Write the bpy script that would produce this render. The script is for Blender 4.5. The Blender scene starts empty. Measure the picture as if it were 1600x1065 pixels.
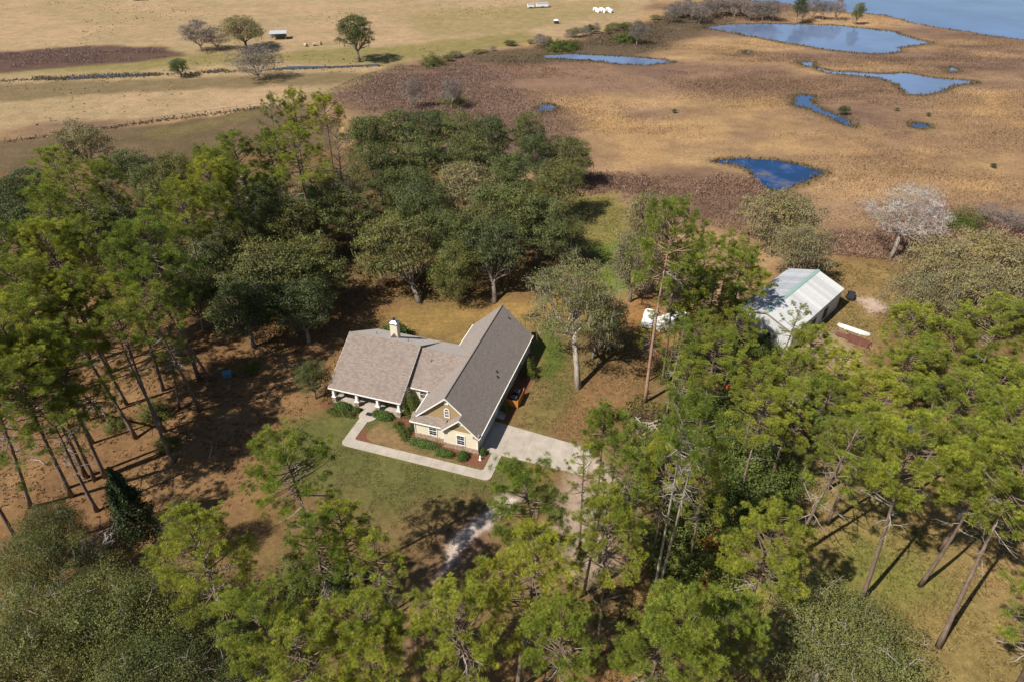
import bpy, math, random
import numpy as np
from mathutils import Vector, Matrix

# ------------------------------------------------------------------ camera, sky, sun
scene = bpy.context.scene
CAM_H, PITCH, FPX = 64.0, math.radians(35.6), 1067.0
cd = bpy.data.cameras.new('camera'); cam = bpy.data.objects.new('camera', cd)
scene.collection.objects.link(cam); scene.camera = cam
cd.sensor_width = 36.0; cd.lens = 36.0*FPX/1600.0; cd.clip_start = 0.5; cd.clip_end = 20000
cam.location = (0, 0, CAM_H); cam.rotation_euler = (math.pi/2-PITCH, 0, 0)

SUN_EL = math.radians(49); SUN_DX, SUN_DY = 0.82, 0.57      # ground direction in which shadows fall
world = bpy.data.worlds.new('World'); scene.world = world; world.use_nodes = True
wn = world.node_tree.nodes; wl = world.node_tree.links
sky = wn.new('ShaderNodeTexSky'); sky.sky_type = 'NISHITA'; sky.sun_disc = False
sky.sun_elevation = SUN_EL; sky.sun_rotation = math.atan2(-SUN_DX, -SUN_DY)
sky.air_density = 1.0; sky.dust_density = 0.6; sky.ozone_density = 1.4
wn['Background'].inputs['Strength'].default_value = 0.066
wl.new(sky.outputs[0], wn['Background'].inputs['Color'])
sd = bpy.data.lights.new('sun', 'SUN'); sun = bpy.data.objects.new('sun', sd); scene.collection.objects.link(sun)
sd.energy = 5.0; sd.angle = math.radians(0.55); sd.color = (1.0, 0.93, 0.82)
_l = Vector((SUN_DX*math.cos(SUN_EL), SUN_DY*math.cos(SUN_EL), -math.sin(SUN_EL)))
sun.rotation_euler = _l.to_track_quat('-Z', 'Y').to_euler(); sun.location = (-60, -40, 90)
scene.view_settings.view_transform = 'Standard'; scene.view_settings.look = 'None'
scene.view_settings.exposure = 0.48; scene.view_settings.gamma = 1.0
try: scene.view_settings.use_curve_mapping = False
except Exception: pass
scene.render.engine = 'CYCLES'; scene.cycles.max_bounces = 6; scene.cycles.diffuse_bounces = 3
scene.cycles.transmission_bounces = 4; scene.cycles.transparent_max_bounces = 4

COL = scene.collection
rng = np.random.default_rng(7); random.seed(7)
R = math.radians

def G(px, py, z=0.0):
    """where a sight line of the survey photograph meets the level z (metres)"""
    u = (py-532.5)/FPX
    d = np.array([(px-800.0)/FPX, math.cos(PITCH)-u*math.sin(PITCH), -math.sin(PITCH)-u*math.cos(PITCH)])
    t = (z-CAM_H)/d[2]
    return np.array([0, 0, CAM_H])+t*d

# ------------------------------------------------------------------ helpers
def tag(o, label=None, cat=None, group=None, kind=None):
    if label: o['label'] = label
    if cat: o['category'] = cat
    if group: o['group'] = group
    if kind: o['kind'] = kind
    return o
def empty(name, loc=(0, 0, 0), rz=0.0, label=None, cat=None, group=None):
    o = bpy.data.objects.new(name, None); COL.objects.link(o)
    o.location = loc; o.rotation_euler = (0, 0, rz); o.empty_display_size = 0.3
    return tag(o, label, cat, group)
def link(name, me, mat=None, parent=None, loc=None, rz=None):
    o = bpy.data.objects.new(name, me); COL.objects.link(o)
    if mat and not me.materials: me.materials.append(mat)
    if parent: o.parent = parent
    if loc is not None: o.location = loc
    if rz is not None: o.rotation_euler = (0, 0, rz)
    return o
def np_mesh(name, V, F, col=None, smooth=False):
    V = np.asarray(V, np.float32); F = np.asarray(F, np.int32); k = F.shape[1]
    me = bpy.data.meshes.new(name)
    me.vertices.add(len(V)); me.vertices.foreach_set('co', V.ravel())
    me.loops.add(F.size); me.loops.foreach_set('vertex_index', F.ravel())
    me.polygons.add(len(F)); me.polygons.foreach_set('loop_start', np.arange(0, F.size, k, dtype=np.int32))
    me.polygons.foreach_set('loop_total', np.full(len(F), k, np.int32))
    if smooth: me.polygons.foreach_set('use_smooth', np.ones(len(F), bool))
    me.update(calc_edges=True)
    if col is not None:
        a = me.color_attributes.new('tint', 'FLOAT_COLOR', 'POINT')
        c = np.ones((len(V), 4), np.float32); c[:, :3] = col; a.data.foreach_set('color', c.ravel())
    return me

class MB:
    """collects boxes, prisms and tubes into one mesh"""
    def __init__(s): s.v = []; s.f = []
    def quad_box(s, x0, x1, y0, y1, z0, z1):
        b = len(s.v)
        s.v += [(x0,y0,z0),(x1,y0,z0),(x1,y1,z0),(x0,y1,z0),(x0,y0,z1),(x1,y0,z1),(x1,y1,z1),(x0,y1,z1)]
        s.f += [(b,b+3,b+2,b+1),(b+4,b+5,b+6,b+7),(b,b+1,b+5,b+4),(b+1,b+2,b+6,b+5),(b+2,b+3,b+7,b+6),(b+3,b,b+4,b+7)]
        return s
    def prism(s, pts, off):
        """closed polygon pts (3D) swept along vector off"""
        b = len(s.v); n = len(pts); off = np.array(off, float)
        p = [tuple(map(float, q)) for q in pts]
        nrm = np.zeros(3)
        for i in range(n):
            nrm += np.cross(np.array(p[i])-np.array(p[0]), np.array(p[(i+1) % n])-np.array(p[0]))
        if np.dot(nrm, off) > 0: p = p[::-1]
        s.v += p+[tuple(np.array(q)+off) for q in p]
        s.f.append(tuple(range(b, b+n))); s.f.append(tuple(range(b+2*n-1, b+n-1, -1)))
        for i in range(n):
            j = (i+1) % n
            s.f.append((b+j, b+i, b+n+i, b+n+j))
        return s
    def tube(s, pts, rad, sides=5, cap=True):
        pts = [Vector(p) for p in pts]; n = len(pts); b = len(s.v)
        for i, p in enumerate(pts):
            d = (pts[min(i+1, n-1)]-pts[max(i-1, 0)])
            if d.length < 1e-6: d = Vector((0, 0, 1))
            d.normalize(); a = d.orthogonal().normalized(); c = d.cross(a)
            r = rad[i] if hasattr(rad, '__len__') else rad
            for k in range(sides):
                t = 2*math.pi*k/sides; q = p+(a*math.cos(t)+c*math.sin(t))*r
                s.v.append(tuple(q))
        for i in range(n-1):
            for k in range(sides):
                l = (k+1) % sides
                s.f.append((b+i*sides+k, b+i*sides+l, b+(i+1)*sides+l, b+(i+1)*sides+k))
        if cap:
            s.f.append(tuple(b+k for k in range(sides))[::-1]); s.f.append(tuple(b+(n-1)*sides+k for k in range(sides)))
        return s
    def lathe(s, prof, c=(0, 0, 0), seg=16):
        b = len(s.v)
        for r, z in prof:
            for k in range(seg):
                t = 2*math.pi*k/seg; s.v.append((c[0]+r*math.cos(t), c[1]+r*math.sin(t), c[2]+z))
        m = len(prof)
        for i in range(m-1):
            for k in range(seg):
                l = (k+1) % seg
                s.f.append((b+i*seg+k, b+i*seg+l, b+(i+1)*seg+l, b+(i+1)*seg+k))
        s.f.append(tuple(b+k for k in range(seg))[::-1]); s.f.append(tuple(b+(m-1)*seg+k for k in range(seg)))
        return s
    def mesh(s, name, smooth=False):
        me = bpy.data.meshes.new(name); me.from_pydata(s.v, [], s.f); me.update()
        if smooth:
            for p in me.polygons: p.use_smooth = True
        return me
    def build(s, name, mat, parent=None, smooth=False, loc=None, rz=None):
        return link(name, s.mesh(name, smooth), mat, parent, loc, rz)
def box(name, mat, parent, x0, x1, y0, y1, z0, z1):
    return MB().quad_box(x0, x1, y0, y1, z0, z1).build(name, mat, parent)

# value noise -------------------------------------------------------
def _h(ix, iy, s):
    n = (ix.astype(np.int64)*374761393+iy.astype(np.int64)*668265263+s*974711) & 0x7fffffff
    n = ((n ^ (n >> 13))*1274126177) & 0x7fffffff
    return ((n ^ (n >> 16)) & 0xffff)/65535.0
def vnoise(x, y, s=0):
    ix = np.floor(x); iy = np.floor(y); fx = x-ix; fy = y-iy
    fx = fx*fx*(3-2*fx); fy = fy*fy*(3-2*fy)
    a = _h(ix, iy, s); b = _h(ix+1, iy, s); c = _h(ix, iy+1, s); d = _h(ix+1, iy+1, s)
    return (a*(1-fx)+b*fx)*(1-fy)+(c*(1-fx)+d*fx)*fy
def fbm(x, y, sc, o=4, s=0):
    t = 0; a = 0.5; n = 0
    for i in range(o):
        t = t+a*vnoise(x/sc*2**i+17.3*i, y/sc*2**i+5.1*i, s+i); n += a; a *= 0.5
    return t/n
def sdist(x, y, P):
    """signed distance (negative inside) of points to polygon P"""
    P = np.asarray(P); n = len(P); d = np.full(x.shape, 1e9); ins = np.zeros(x.shape, bool)
    for i in range(n):
        ax, ay = P[i][:2]; bx, by = P[(i+1) % n][:2]
        ex, ey = bx-ax, by-ay; wx, wy = x-ax, y-ay
        t = np.clip((wx*ex+wy*ey)/(ex*ex+ey*ey+1e-9), 0, 1)
        d = np.minimum(d, np.hypot(wx-t*ex, wy-t*ey))
        c = ((ay > y) != (by > y)) & (x < (bx-ax)*(y-ay)/((by-ay) if by != ay else 1e-9)+ax)
        ins ^= c
    return np.where(ins, -d, d)
def GP(pts): return [G(*p)[:2] for p in pts]

# ------------------------------------------------------------------ materials
def mat_base(name):
    m = bpy.data.materials.new(name); m.use_nodes = True
    nt = m.node_tree; return m, nt, nt.nodes['Principled BSDF']
def noise_node(nt, scale, detail=4, coord='Object', rough=0.6, stretch=None):
    tc = nt.nodes.new('ShaderNodeTexCoord'); n = nt.nodes.new('ShaderNodeTexNoise')
    n.inputs['Scale'].default_value = scale; n.inputs['Detail'].default_value = detail; n.inputs['Roughness'].default_value = rough
    if stretch:
        mp = nt.nodes.new('ShaderNodeMapping'); mp.inputs['Scale'].default_value = stretch
        nt.links.new(tc.outputs[coord], mp.inputs[0]); nt.links.new(mp.outputs[0], n.inputs['Vector'])
    else: nt.links.new(tc.outputs[coord], n.inputs['Vector'])
    return n
def ramp(nt, src, stops):
    r = nt.nodes.new('ShaderNodeValToRGB'); e = r.color_ramp.elements
    while len(e) < len(stops): e.new(0.5)
    for i, (p, c) in enumerate(stops): e[i].position = p; e[i].color = (*c, 1)
    nt.links.new(src, r.inputs[0]); return r
def bump(nt, bs, src, strength, dist=0.05):
    b = nt.nodes.new('ShaderNodeBump'); b.inputs['Strength'].default_value = strength; b.inputs['Distance'].default_value = dist
    nt.links.new(src, b.inputs['Height']); nt.links.new(b.outputs[0], bs.inputs['Normal']); return b
def plain(name, c, rough=0.7, var=0.18, scale=3.0, metal=0.0, bmp=0.15, spec=0.3):
    m, nt, bs = mat_base(name)
    n = noise_node(nt, scale, 5)
    r = ramp(nt, n.outputs['Fac'], [(0.25, tuple(x*(1-var) for x in c)), (0.75, tuple(min(1, x*(1+var)) for x in c))])
    nt.links.new(r.outputs[0], bs.inputs['Base Color'])
    bs.inputs['Roughness'].default_value = rough; bs.inputs['Metallic'].default_value = metal
    bs.inputs['Specular IOR Level'].default_value = spec
    if bmp: bump(nt, bs, noise_node(nt, scale*6, 3).outputs['Fac'], bmp)
    return m
def mixrgb(nt, mode, a, b, fac=1.0):
    n = nt.nodes.new('ShaderNodeMix'); n.data_type = 'RGBA'; n.blend_type = mode
    n.inputs[0].default_value = fac if not hasattr(fac, 'links') else 0
    if hasattr(fac, 'links'): nt.links.new(fac, n.inputs[0])
    for v, i in ((a, 6), (b, 7)):
        if hasattr(v, 'links'): nt.links.new(v, n.inputs[i])
        else: n.inputs[i].default_value = (*v, 1)
    return n.outputs[2]
def foliage(name, c, transl=0.3, hue=0.25, spec=0.25):
    """leaf colour times the leaf's own tint, a little light let through"""
    m, nt, bs = mat_base(name)
    at = nt.nodes.new('ShaderNodeAttribute'); at.attribute_name = 'tint'
    oi = nt.nodes.new('ShaderNodeObjectInfo')
    r = ramp(nt, oi.outputs['Random'], [(0.0, tuple(x*(1-hue*k) for x, k in zip(c, (1.0, .7, .5)))), (0.55, c), (1.0, tuple(x*(1+hue*k) for x, k in zip(c, (1.0, .6, .2))))])
    k = mixrgb(nt, 'MULTIPLY', at.outputs['Color'], r.outputs[0])
    nt.links.new(k, bs.inputs['Base Color']); bs.inputs['Roughness'].default_value = 0.55
    bs.inputs['Specular IOR Level'].default_value = spec
    t = nt.nodes.new('ShaderNodeBsdfTranslucent'); nt.links.new(k, t.inputs[0])
    mx = nt.nodes.new('ShaderNodeMixShader'); mx.inputs[0].default_value = transl
    nt.links.new(bs.outputs[0], mx.inputs[1]); nt.links.new(t.outputs[0], mx.inputs[2])
    nt.links.new(mx.outputs[0], nt.nodes['Material Output'].inputs[0])
    return m
def bark(name, c1, c2, scale=2.0):
    m, nt, bs = mat_base(name)
    n = noise_node(nt, scale, 6, stretch=(3, 3, 0.6))
    r = ramp(nt, n.outputs['Fac'], [(0.3, c1), (0.7, c2)]); nt.links.new(r.outputs[0], bs.inputs['Base Color'])
    bs.inputs['Roughness'].default_value = 0.9; bs.inputs['Specular IOR Level'].default_value = 0.1
    bump(nt, bs, n.outputs['Fac'], 0.6, 0.06); return m
def shingle(name, swap):
    m, nt, bs = mat_base(name)
    tc = nt.nodes.new('ShaderNodeTexCoord'); sp = nt.nodes.new('ShaderNodeSeparateXYZ'); cb = nt.nodes.new('ShaderNodeCombineXYZ')
    nt.links.new(tc.outputs['Object'], sp.inputs[0])
    nt.links.new(sp.outputs[1 if swap else 0], cb.inputs[0]); 
    ml = nt.nodes.new('ShaderNodeMath'); ml.operation = 'MULTIPLY'; ml.inputs[1].default_value = 1.7
    nt.links.new(sp.outputs[2], ml.inputs[0]); nt.links.new(ml.outputs[0], cb.inputs[1])
    bk = nt.nodes.new('ShaderNodeTexBrick'); nt.links.new(cb.outputs[0], bk.inputs['Vector'])
    bk.inputs['Scale'].default_value = 1.0; bk.inputs['Brick Width'].default_value = 0.42; bk.inputs['Row Height'].default_value = 0.2
    bk.inputs['Mortar Size'].default_value = 0.012; bk.inputs['Bias'].default_value = 0.0
    bk.inputs['Color1'].default_value = (0.252, 0.207, 0.177, 1); bk.inputs['Color2'].default_value = (0.185, 0.145, 0.124, 1)
    bk.inputs['Mortar'].default_value = (0.13, 0.10, 0.09, 1)
    n = nt.nodes.new('ShaderNodeTexNoise'); nt.links.new(cb.outputs[0], n.inputs['Vector']); n.inputs['Scale'].default_value = 0.9; n.inputs['Detail'].default_value = 10
    n.inputs['Roughness'].default_value = 0.7
    r = ramp(nt, n.outputs['Fac'], [(0.3, (0.93, 0.93, 0.93)), (0.7, (1.07, 1.07, 1.06))])
    k = mixrgb(nt, 'MULTIPLY', bk.outputs['Color'], r.outputs[0])
    nt.links.new(k, bs.inputs['Base Color']); bs.inputs['Roughness'].default_value = 0.92; bs.inputs['Specular IOR Level'].default_value = 0.2
    bs.inputs['Sheen Weight'].default_value = 0.25; bs.inputs['Sheen Roughness'].default_value = 0.6
    bump(nt, bs, bk.outputs['Fac'], -0.5, 0.02); return m
def stone(name):
    m, nt, bs = mat_base(name)
    tc = nt.nodes.new('ShaderNodeTexCoord'); v = nt.nodes.new('ShaderNodeTexVoronoi'); v.inputs['Scale'].default_value = 5
    nt.links.new(tc.outputs['Object'], v.inputs['Vector'])
    r = ramp(nt, v.outputs['Color'], [(0.2, (0.22, 0.145, 0.105)), (0.5, (0.33, 0.235, 0.175)), (0.85, (0.42, 0.33, 0.27))])
    nt.links.new(r.outputs[0], bs.inputs['Base Color']); bs.inputs['Roughness'].default_value = 0.85
    bump(nt, bs, v.outputs['Distance'], 0.6, 0.03); return m
def glass(name, c=(0.012, 0.016, 0.024)):
    m, nt, bs = mat_base(name)
    n = noise_node(nt, 1.5, 2)
    r = ramp(nt, n.outputs['Fac'], [(0.3, c), (0.7, tuple(x*1.8 for x in c))]); nt.links.new(r.outputs[0], bs.inputs['Base Color'])
    bs.inputs['Roughness'].default_value = 0.06; bs.inputs['Specular IOR Level'].default_value = 0.6
    return m
def water(name, c, rough=0.06, wave=0.25, scale=1.0, weed=None, spec=0.8):
    m, nt, bs = mat_base(name)
    n = noise_node(nt, scale, 3)
    if weed:
        w = noise_node(nt, 0.09, 10, rough=0.72)
        r = ramp(nt, w.outputs['Fac'], [(0.48, c), (0.55, tuple(x*1.5 for x in c)), (0.68, weed)])
        nt.links.new(r.outputs[0], bs.inputs['Base Color'])
        rr = ramp(nt, w.outputs['Fac'], [(0.52, (rough,)*3), (0.66, (0.6,)*3)]); nt.links.new(rr.outputs[0], bs.inputs['Roughness'])
    else:
        r = ramp(nt, noise_node(nt, 0.03, 3).outputs['Fac'], [(0.3, tuple(x*0.8 for x in c)), (0.7, tuple(x*1.25 for x in c))])
        nt.links.new(r.outputs[0], bs.inputs['Base Color']); bs.inputs['Roughness'].default_value = rough
    bs.inputs['Specular IOR Level'].default_value = spec; bs.inputs['IOR'].default_value = 1.33
    bump(nt, bs, n.outputs['Fac'], wave, 0.1); return m

M = {}
M['trim'] = plain('white_trim_paint', (0.78, 0.77, 0.74), 0.5, 0.05)
M['cream'] = plain('cream_wall_paint', (0.66, 0.60, 0.46), 0.75, 0.05)
M['tan'] = plain('tan_gable_siding', (0.33, 0.24, 0.125), 0.75, 0.07)
M['roof_u'] = shingle('brown_shingle_front', False)
M['roof_v'] = shingle('brown_shingle_side', True)
M['stone'] = stone('brown_stone_veneer')
M['glass'] = glass('dark_window_glass')
M['concrete'] = plain('pale_concrete', (0.37, 0.325, 0.275), 0.85, 0.22, 0.55, bmp=0.2)
M['joint'] = plain('joint_filler', (0.30, 0.26, 0.21), 0.9, 0.2)
M['mulch'] = plain('red_brown_mulch', (0.16, 0.068, 0.038), 0.95, 0.5, 5.0, bmp=0.9)
M['door'] = plain('stained_wood_door', (0.33, 0.14, 0.045), 0.45, 0.2, 2)
M['cedar_wood'] = plain('orange_cedar_board', (0.50, 0.21, 0.045), 0.65, 0.2, 2)
M['dark_metal'] = plain('dark_grey_metal', (0.05, 0.055, 0.065), 0.45, 0.2, 4, metal=0.4)
M['galv'] = plain('galvanised_metal', (0.32, 0.36, 0.42), 0.35, 0.2, 4, metal=0.7)
M['white_metal'] = plain('white_steel_panel', (0.55, 0.555, 0.56), 0.4, 0.08, 1.2, bmp=0.05)
M['bluish_metal'] = plain('pale_steel_panel', (0.40, 0.425, 0.46), 0.35, 0.12, 1.0, bmp=0.05)  # duller steel; on the barn it carries the left slope's grazing light
for _m in ('white_metal', 'bluish_metal'):          # tone varied per sheet, standing in for shadows beside the ribs
    _nt = M[_m].node_tree; _bs = _nt.nodes['Principled BSDF']; _src = _bs.inputs['Base Color'].links[0].from_socket
    _oi = _nt.nodes.new('ShaderNodeObjectInfo'); _r = ramp(_nt, _oi.outputs['Random'], [(0.0, (0.80, 0.81, 0.83)), (1.0, (1.08, 1.07, 1.06))])
    _nt.links.new(mixrgb(_nt, 'MULTIPLY', _src, _r.outputs[0]), _bs.inputs['Base Color'])
M['green_metal'] = plain('green_ridge_metal', (0.24, 0.36, 0.32), 0.4, 0.12, 1.0)
M['dark_rubber'] = plain('black_rubber', (0.02, 0.022, 0.025), 0.6, 0.2, 5)
M['rust'] = plain('red_brown_primer', (0.15, 0.065, 0.048), 0.7, 0.35, 2)
M['lumber'] = plain('weathered_lumber', (0.42, 0.33, 0.22), 0.85, 0.3, 2)
M['grey_wood'] = plain('grey_fence_wood', (0.27, 0.23, 0.19), 0.9, 0.3, 3)
M['blue'] = plain('dull_blue_plastic', (0.07, 0.19, 0.27), 0.5, 0.2, 3)
M['navy'] = plain('dark_blue_car_paint', (0.012, 0.03, 0.08), 0.25, 0.15, 3, spec=0.6)
M['white_paint'] = plain('white_body_paint', (0.80, 0.80, 0.80), 0.3, 0.05, 1)
M['hull'] = plain('chalky_white_hull', (0.48, 0.48, 0.47), 0.6, 0.2, 2)
M['orange'] = plain('orange_plastic', (0.75, 0.16, 0.03), 0.5, 0.1, 3)
M['wicker'] = plain('brown_wicker', (0.17, 0.10, 0.06), 0.8, 0.3, 8)
M['pine_bark'] = bark('pine_bark', (0.10, 0.072, 0.055), (0.24, 0.175, 0.135))
M['red_bark'] = bark('reddish_pine_bark', (0.22, 0.12, 0.075), (0.42, 0.27, 0.19))
M['oak_bark'] = bark('grey_oak_bark', (0.10, 0.085, 0.07), (0.26, 0.225, 0.19))
M['pale_bark'] = bark('pale_oak_bark', (0.20, 0.17, 0.14), (0.46, 0.40, 0.34))
M['dead_wood'] = bark('silver_dead_wood', (0.22, 0.19, 0.165), (0.42, 0.38, 0.34))
M['pine'] = foliage('pine_needles', (0.218, 0.25, 0.037), 0.30, 0.3)
M['oak'] = foliage('oak_leaves', (0.125, 0.142, 0.042), 0.2, 0.18)
M['olive_oak'] = foliage('olive_oak_leaves', (0.225, 0.20, 0.092), 0.25, 0.15)
M['grey_oak'] = foliage('grey_thin_oak_leaves', (0.175, 0.175, 0.07), 0.22, 0.1)
M['oak_dark'] = foliage('dark_oak_leaves', (0.085, 0.105, 0.036), 0.22, 0.2)
M['oak_olive'] = foliage('bronze_oak_leaves', (0.132, 0.14, 0.046), 0.25, 0.2)
M['near_oak'] = foliage('grey_green_oak_leaves', (0.15, 0.168, 0.055), 0.2, 0.12)
M['cedar'] = foliage('cedar_leaves', (0.04, 0.06, 0.018), 0.2, 0.2)
M['hedge'] = foliage('hedge_leaves', (0.075, 0.125, 0.026), 0.3, 0.25)
M['shrub'] = foliage('shrub_leaves', (0.12, 0.145, 0.032), 0.3, 0.25)
M['dead_needle'] = foliage('brown_dead_needles', (0.24, 0.135, 0.075), 0.3, 0.15)
M['silver_twig'] = foliage('silver_twigs', (0.35, 0.325, 0.305), 0.1, 0.1)
M['grey_twig'] = foliage('grey_brown_twigs', (0.20, 0.165, 0.145), 0.1, 0.2)
M['reed'] = foliage('marsh_reeds', (1.0, 1.0, 1.0), 0.25, 0.0)
M['orange_leaf'] = foliage('rust_orange_leaves', (0.45, 0.13, 0.04), 0.3, 0.1)

# ground: colour of the ground cover, broken up at several sizes
gm, nt, bs = mat_base('ground_cover')
at = nt.nodes.new('ShaderNodeAttribute'); at.attribute_name = 'tint'
k = at.outputs['Color']
for sc, lo, hi, dt in ((0.22, 0.80, 1.2, 5), (1.3, 0.7, 1.3, 6), (6.0, 0.72, 1.28, 4)):
    n = noise_node(nt, sc, dt, rough=0.7)
    r = ramp(nt, n.outputs['Fac'], [(0.3, (lo, lo, lo)), (0.7, (hi, hi*0.985, hi*0.96))])
    k = mixrgb(nt, 'MULTIPLY', k, r.outputs[0])
nt.links.new(k, bs.inputs['Base Color']); bs.inputs['Roughness'].default_value = 1.0; bs.inputs['Specular IOR Level'].default_value = 0.05
bump(nt, bs, noise_node(nt, 3.5, 8, rough=0.75).outputs['Fac'], 0.55, 0.15)
M['ground'] = gm

# ------------------------------------------------------------------ the ground and its cover
def axis(segs):
    out = []
    for a, b, st in segs: out += list(np.arange(a, b, st))
    return np.array(out+[segs[-1][1]])
gx = axis([(-9000, -900, 900), (-900, -420, 40), (-420, -150, 3.0), (-150, -72, 1.3), (-72, 72, 0.62), (72, 150, 1.3), (150, 420, 3.0), (420, 900, 40), (900, 9000, 900)])
gy = axis([(-400, 0, 50), (0, 26, 3), (26, 112, 0.62), (112, 190, 1.1), (190, 430, 1.9), (430, 900, 30), (900, 12000, 900)])
X, Y = np.meshgrid(gx, gy); X = X.ravel(); Y = Y.ravel()
WX = X+(fbm(X, Y, 9, 4, 11)-.5)*9; WY = Y+(fbm(X, Y, 9, 4, 23)-.5)*9       # ragged borders, metres
WXs = X+(fbm(X, Y, 2.5, 3, 31)-.5)*2.2; WYs = Y+(fbm(X, Y, 2.5, 3, 37)-.5)*2.2
def lerp(a, b, t): t = np.asarray(t)[:, None]; return np.array(a)*(1-t)+np.array(b)*t
def sm(a, b, x): t = np.clip((x-a)/(b-a), 0, 1); return t*t*(3-2*t)
n1 = fbm(X, Y, 38, 5, 3); n2 = fbm(X, Y, 11, 4, 5); n3 = fbm(X*0.35-Y*.1, Y, 7, 5, 8)
n4 = fbm(X*.4+Y*.15, Y, 20, 6, 71)
C_ = lerp((0.215, 0.135, 0.095), (0.41, 0.262, 0.13), sm(0.36, 0.64, n4*.7+n1*.3))
C_ = lerp((0, 0, 0), (1, 1, 1), np.zeros(len(X)))+C_*(0.62+0.76*n3[:, None])
COLR = C_
def paint(pts, c, soft=3.0, warp=True, amt=1.0, px=True, c2=None, fine=False):
    global COLR
    P = GP(pts) if px else pts
    a, b = (WXs, WYs) if fine else ((WX, WY) if warp else (X, Y))
    d = sdist(a, b, P); w = amt*(1-sm(-soft, soft, d))
    cc = np.array(c)[None, :] if c2 is None else lerp(c, c2, sm(0.36, 0.62, n2*0.6+n1*0.4))
    COLR = COLR*(1-w[:, None])+cc*w[:, None]
# pasture beyond the woods
paint([(-900, -120), (1030, -120), (1010, 14), (985, 34), (900, 62), (800, 70), (690, 88), (600, 104), (560, 150), (470, 160), (380, 175), (-900, 260)], (0.45, 0.312, 0.178), 4, c2=(0.38, 0.28, 0.15))
paint([(-60, 88), (250, 70), (290, 86), (420, 82), (640, 70), (820, 48), (860, 62), (600, 102), (420, 96), (200, 112), (-60, 118)], (0.235, 0.205, 0.062), 5, amt=.8)
paint([(640, 20), (950, 0), (990, 14), (800, 50), (660, 60)], (0.27, 0.225, 0.075), 6, amt=.5)
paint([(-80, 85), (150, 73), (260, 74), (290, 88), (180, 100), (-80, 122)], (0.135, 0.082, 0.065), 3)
paint([(-80, 130), (240, 125), (420, 118), (600, 110), (580, 128), (300, 140), (120, 152), (-80, 165)], (0.175, 0.135, 0.065), 3, amt=.8)
paint([(-200, 232), (80, 215), (240, 195), (420, 166), (500, 172), (560, 260), (200, 330), (-200, 330)], (0.135, 0.10, 0.050), 2, c2=(0.165, 0.118, 0.066))  # brownish mown field, with a cloud's shade put into its darker colour
paint([(230, 205), (420, 168), (400, 180), (250, 216)], (0.20, 0.165, 0.06), 3, amt=.6)
paint([(790, 178), (900, 160), (1010, 190), (1200, 150), (1250, 175), (1400, 205), (1500, 150), (1640, 150), (1640, 300), (1400, 300), (1290, 250), (1100, 240), (990, 270), (900, 235)], (0.50, 0.315, 0.13), 9, amt=.7, c2=(0.33, 0.205, 0.105))
paint([(640, 110), (820, 95), (1060, 104), (1240, 100), (1260, 140), (1090, 150), (900, 150), (700, 150)], (0.21, 0.125, 0.095), 9, amt=.75, c2=(0.27, 0.165, 0.11))
# brushy edges of the marsh
paint([(500, 150), (620, 105), (760, 100), (800, 130), (900, 190), (900, 280), (700, 220), (560, 180)], (0.19, 0.122, 0.09), 9, amt=.85)
paint([(700, 90), (900, 64), (1010, 36), (1080, 8), (1150, 30), (1000, 90), (800, 100)], (0.135, 0.098, 0.06), 5)
paint([(900, 270), (1100, 262), (1200, 290), (1180, 370), (1100, 350), (1000, 310), (920, 310)], (0.19, 0.115, 0.08), 6, amt=.85)
paint([(1280, 345), (1420, 330), (1640, 345), (1640, 420), (1420, 420), (1290, 400)], (0.20, 0.125, 0.08), 5, amt=.85)
paint([(1060, 130), (1200, 112), (1400, 130), (1250, 150), (1100, 160)], (0.21, 0.128, 0.082), 6, amt=.7)
# the homestead clearing
paint([(880, 310), (980, 306), (1010, 360), (990, 470), (900, 460), (890, 380)], (0.20, 0.19, 0.045), 2.5, c2=(0.28, 0.21, 0.07))
paint([(905, 385), (990, 375), (990, 450), (920, 445)], (0.15, 0.235, 0.03), 2, amt=.8)
yard = [(-300, 300), (560, 230), (870, 300), (940, 460), (1010, 480), (1200, 470), (1270, 400), (1420, 395), (1640, 420), (2200, 520), (2600, 1500), (800, 1900), (-900, 1500)]
paint(yard, (0.235, 0.135, 0.052), 3, c2=(0.205, 0.14, 0.055))
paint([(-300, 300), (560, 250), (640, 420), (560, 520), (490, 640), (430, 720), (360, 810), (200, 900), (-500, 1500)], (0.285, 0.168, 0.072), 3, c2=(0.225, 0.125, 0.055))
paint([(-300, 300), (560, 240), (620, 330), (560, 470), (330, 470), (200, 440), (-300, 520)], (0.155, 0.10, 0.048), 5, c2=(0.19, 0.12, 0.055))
paint([(600, 500), (720, 470), (860, 470), (930, 470), (1000, 520), (880, 505), (720, 545)], (0.36, 0.22, 0.066), 2, c2=(0.29, 0.19, 0.058))
paint([(930, 470), (1040, 450), (1060, 520), (1000, 560), (960, 520)], (0.36, 0.185, 0.062), 2, amt=.8)
paint([(470, 650), (560, 640), (800, 700), (850, 760), (740, 840), (600, 850), (470, 800), (430, 740)], (0.125, 0.135, 0.036), 2.5, c2=(0.16, 0.14, 0.045))
paint([(470, 790), (600, 800), (760, 770), (800, 830), (700, 900), (560, 900), (440, 860)], (0.20, 0.125, 0.056), 3, amt=.8)
paint([(810, 600), (870, 520), (890, 490), (930, 560), (900, 660), (830, 690), (800, 660)], (0.15, 0.15, 0.038), 2, c2=(0.225, 0.16, 0.06))
paint([(838, 545), (870, 505), (890, 540), (872, 600), (850, 585)], (0.098, 0.145, 0.020), 1.2, amt=.85)
paint([(905, 580), (1010, 560), (1010, 640), (920, 690), (870, 680)], (0.27, 0.158, 0.068), 2, amt=.75)
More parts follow.
